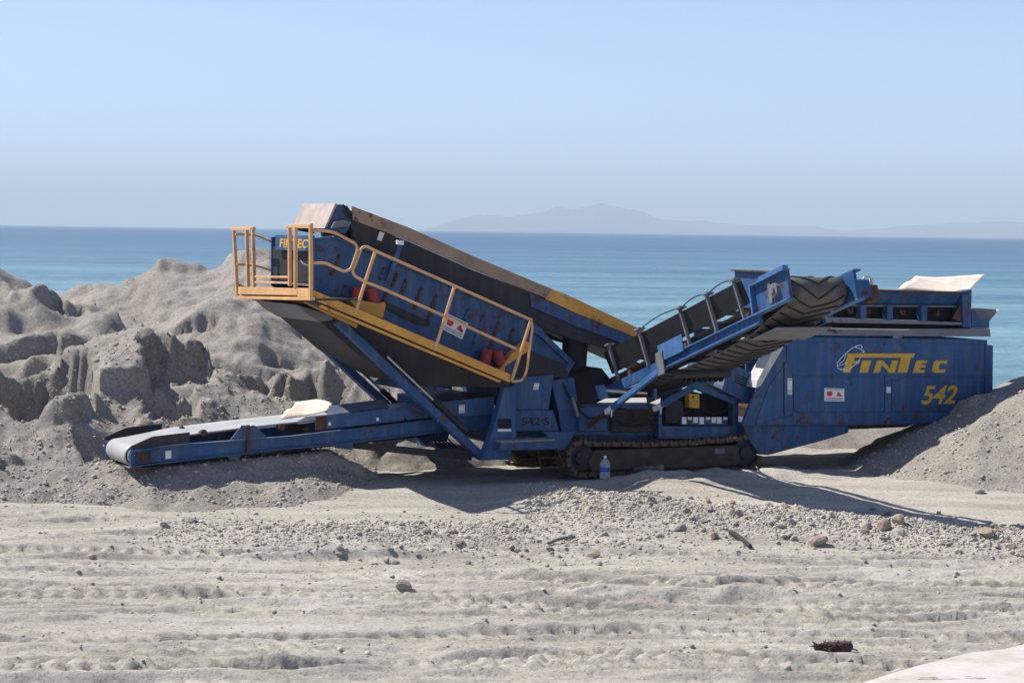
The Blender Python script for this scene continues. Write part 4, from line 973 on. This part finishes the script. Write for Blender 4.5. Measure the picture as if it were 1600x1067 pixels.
# gravel: countless small stones in one mesh
def gravel():
    base=[]
    for me in [rock_mesh(100+i,1) for i in range(5)]:
        co=np.array([q.co[:] for q in me.vertices]);fc=np.array([list(q.vertices) for q in me.polygons]);base.append((co,fc));bpy.data.meshes.remove(me)
    rs=np.random.RandomState(4);V=[];Fs=[];off=0
    N=30000
    t=rs.rand(N);x=np.where(rs.rand(N)<.72,rs.uniform(.2,8.2,N),rs.uniform(-4.5,3,N))
    yc=np.where(x>.2,31.0-.55*np.clip(x-.5,0,20),28)
    y=yc+rs.normal(0,.75,N)-.25
    lo=rs.rand(N)<.17;x=np.where(lo,rs.normal(-.6,1.9,N),x);y=np.where(lo,rs.normal(27.5,.9,N),y)
    ex=rs.rand(N)<.08;x=np.where(ex,rs.uniform(-8,8,N),x);y=np.where(ex,rs.uniform(19,31,N),y)
    sz=np.clip(rs.lognormal(-4.35,.5,N),.005,.05)
    z=ground_z(x,y)
    n2=9000;k2=rs.rand(n2)<.7
    x2=np.where(k2,rs.uniform(-9.5,-2,n2),rs.uniform(4.5,9.5,n2));y2=np.where(k2,30.6+rs.rand(n2)**1.6*7,rs.uniform(31.5,36,n2));z2=np.where(k2,MPILE(x2,y2),RPILE(x2,y2))
    ok=z2>ground_z(x2,y2)-.03;x=np.concatenate([x,x2[ok]]);y=np.concatenate([y,y2[ok]]);z=np.concatenate([z,z2[ok]])
    sz=np.concatenate([sz,np.clip(rs.lognormal(-4.2,.5,ok.sum()),.006,.05)]);N=len(x)
    for i in range(N):
        co,fc=base[i%5];a=rs.rand()*6.28;c_,s_=math.cos(a),math.sin(a)
        q=co*sz[i]*np.array([rs.uniform(.8,1.4),rs.uniform(.8,1.2),rs.uniform(.5,.9)])
        q=np.stack([q[:,0]*c_-q[:,1]*s_+x[i],q[:,0]*s_+q[:,1]*c_+y[i],q[:,2]+z[i]+sz[i]*.2],-1)
        V.append(q);Fs.append(fc+off);off+=len(co)
    V=np.concatenate(V);Fs=np.concatenate(Fs)
    me=bpy.data.meshes.new('gravel');me.vertices.add(len(V));me.vertices.foreach_set('co',V.astype(np.float32).ravel())
    me.loops.add(Fs.size);me.loops.foreach_set('vertex_index',Fs.astype(np.int32).ravel());me.polygons.add(len(Fs));me.polygons.foreach_set('loop_start',np.arange(0,Fs.size,3,dtype=np.int32))
    me.update(calc_edges=True)
    m,n,l,b=newmat('mixed_gravel');ge=n.new('ShaderNodeNewGeometry');ri=ge.outputs['Random Per Island']
    l.new(ramp(n,l,ri,[(0,(.27,.245,.21)),(.35,(.37,.335,.285)),(.7,(.44,.41,.365)),(.9,(.36,.29,.22)),(1,(.60,.57,.52))]),b.inputs['Base Color']);b.inputs['Roughness'].default_value=.92
    me.materials.append(m);o=bpy.data.objects.new('gravel',me);COL.objects.link(o);tag(o,kind='stuff')
gravel()
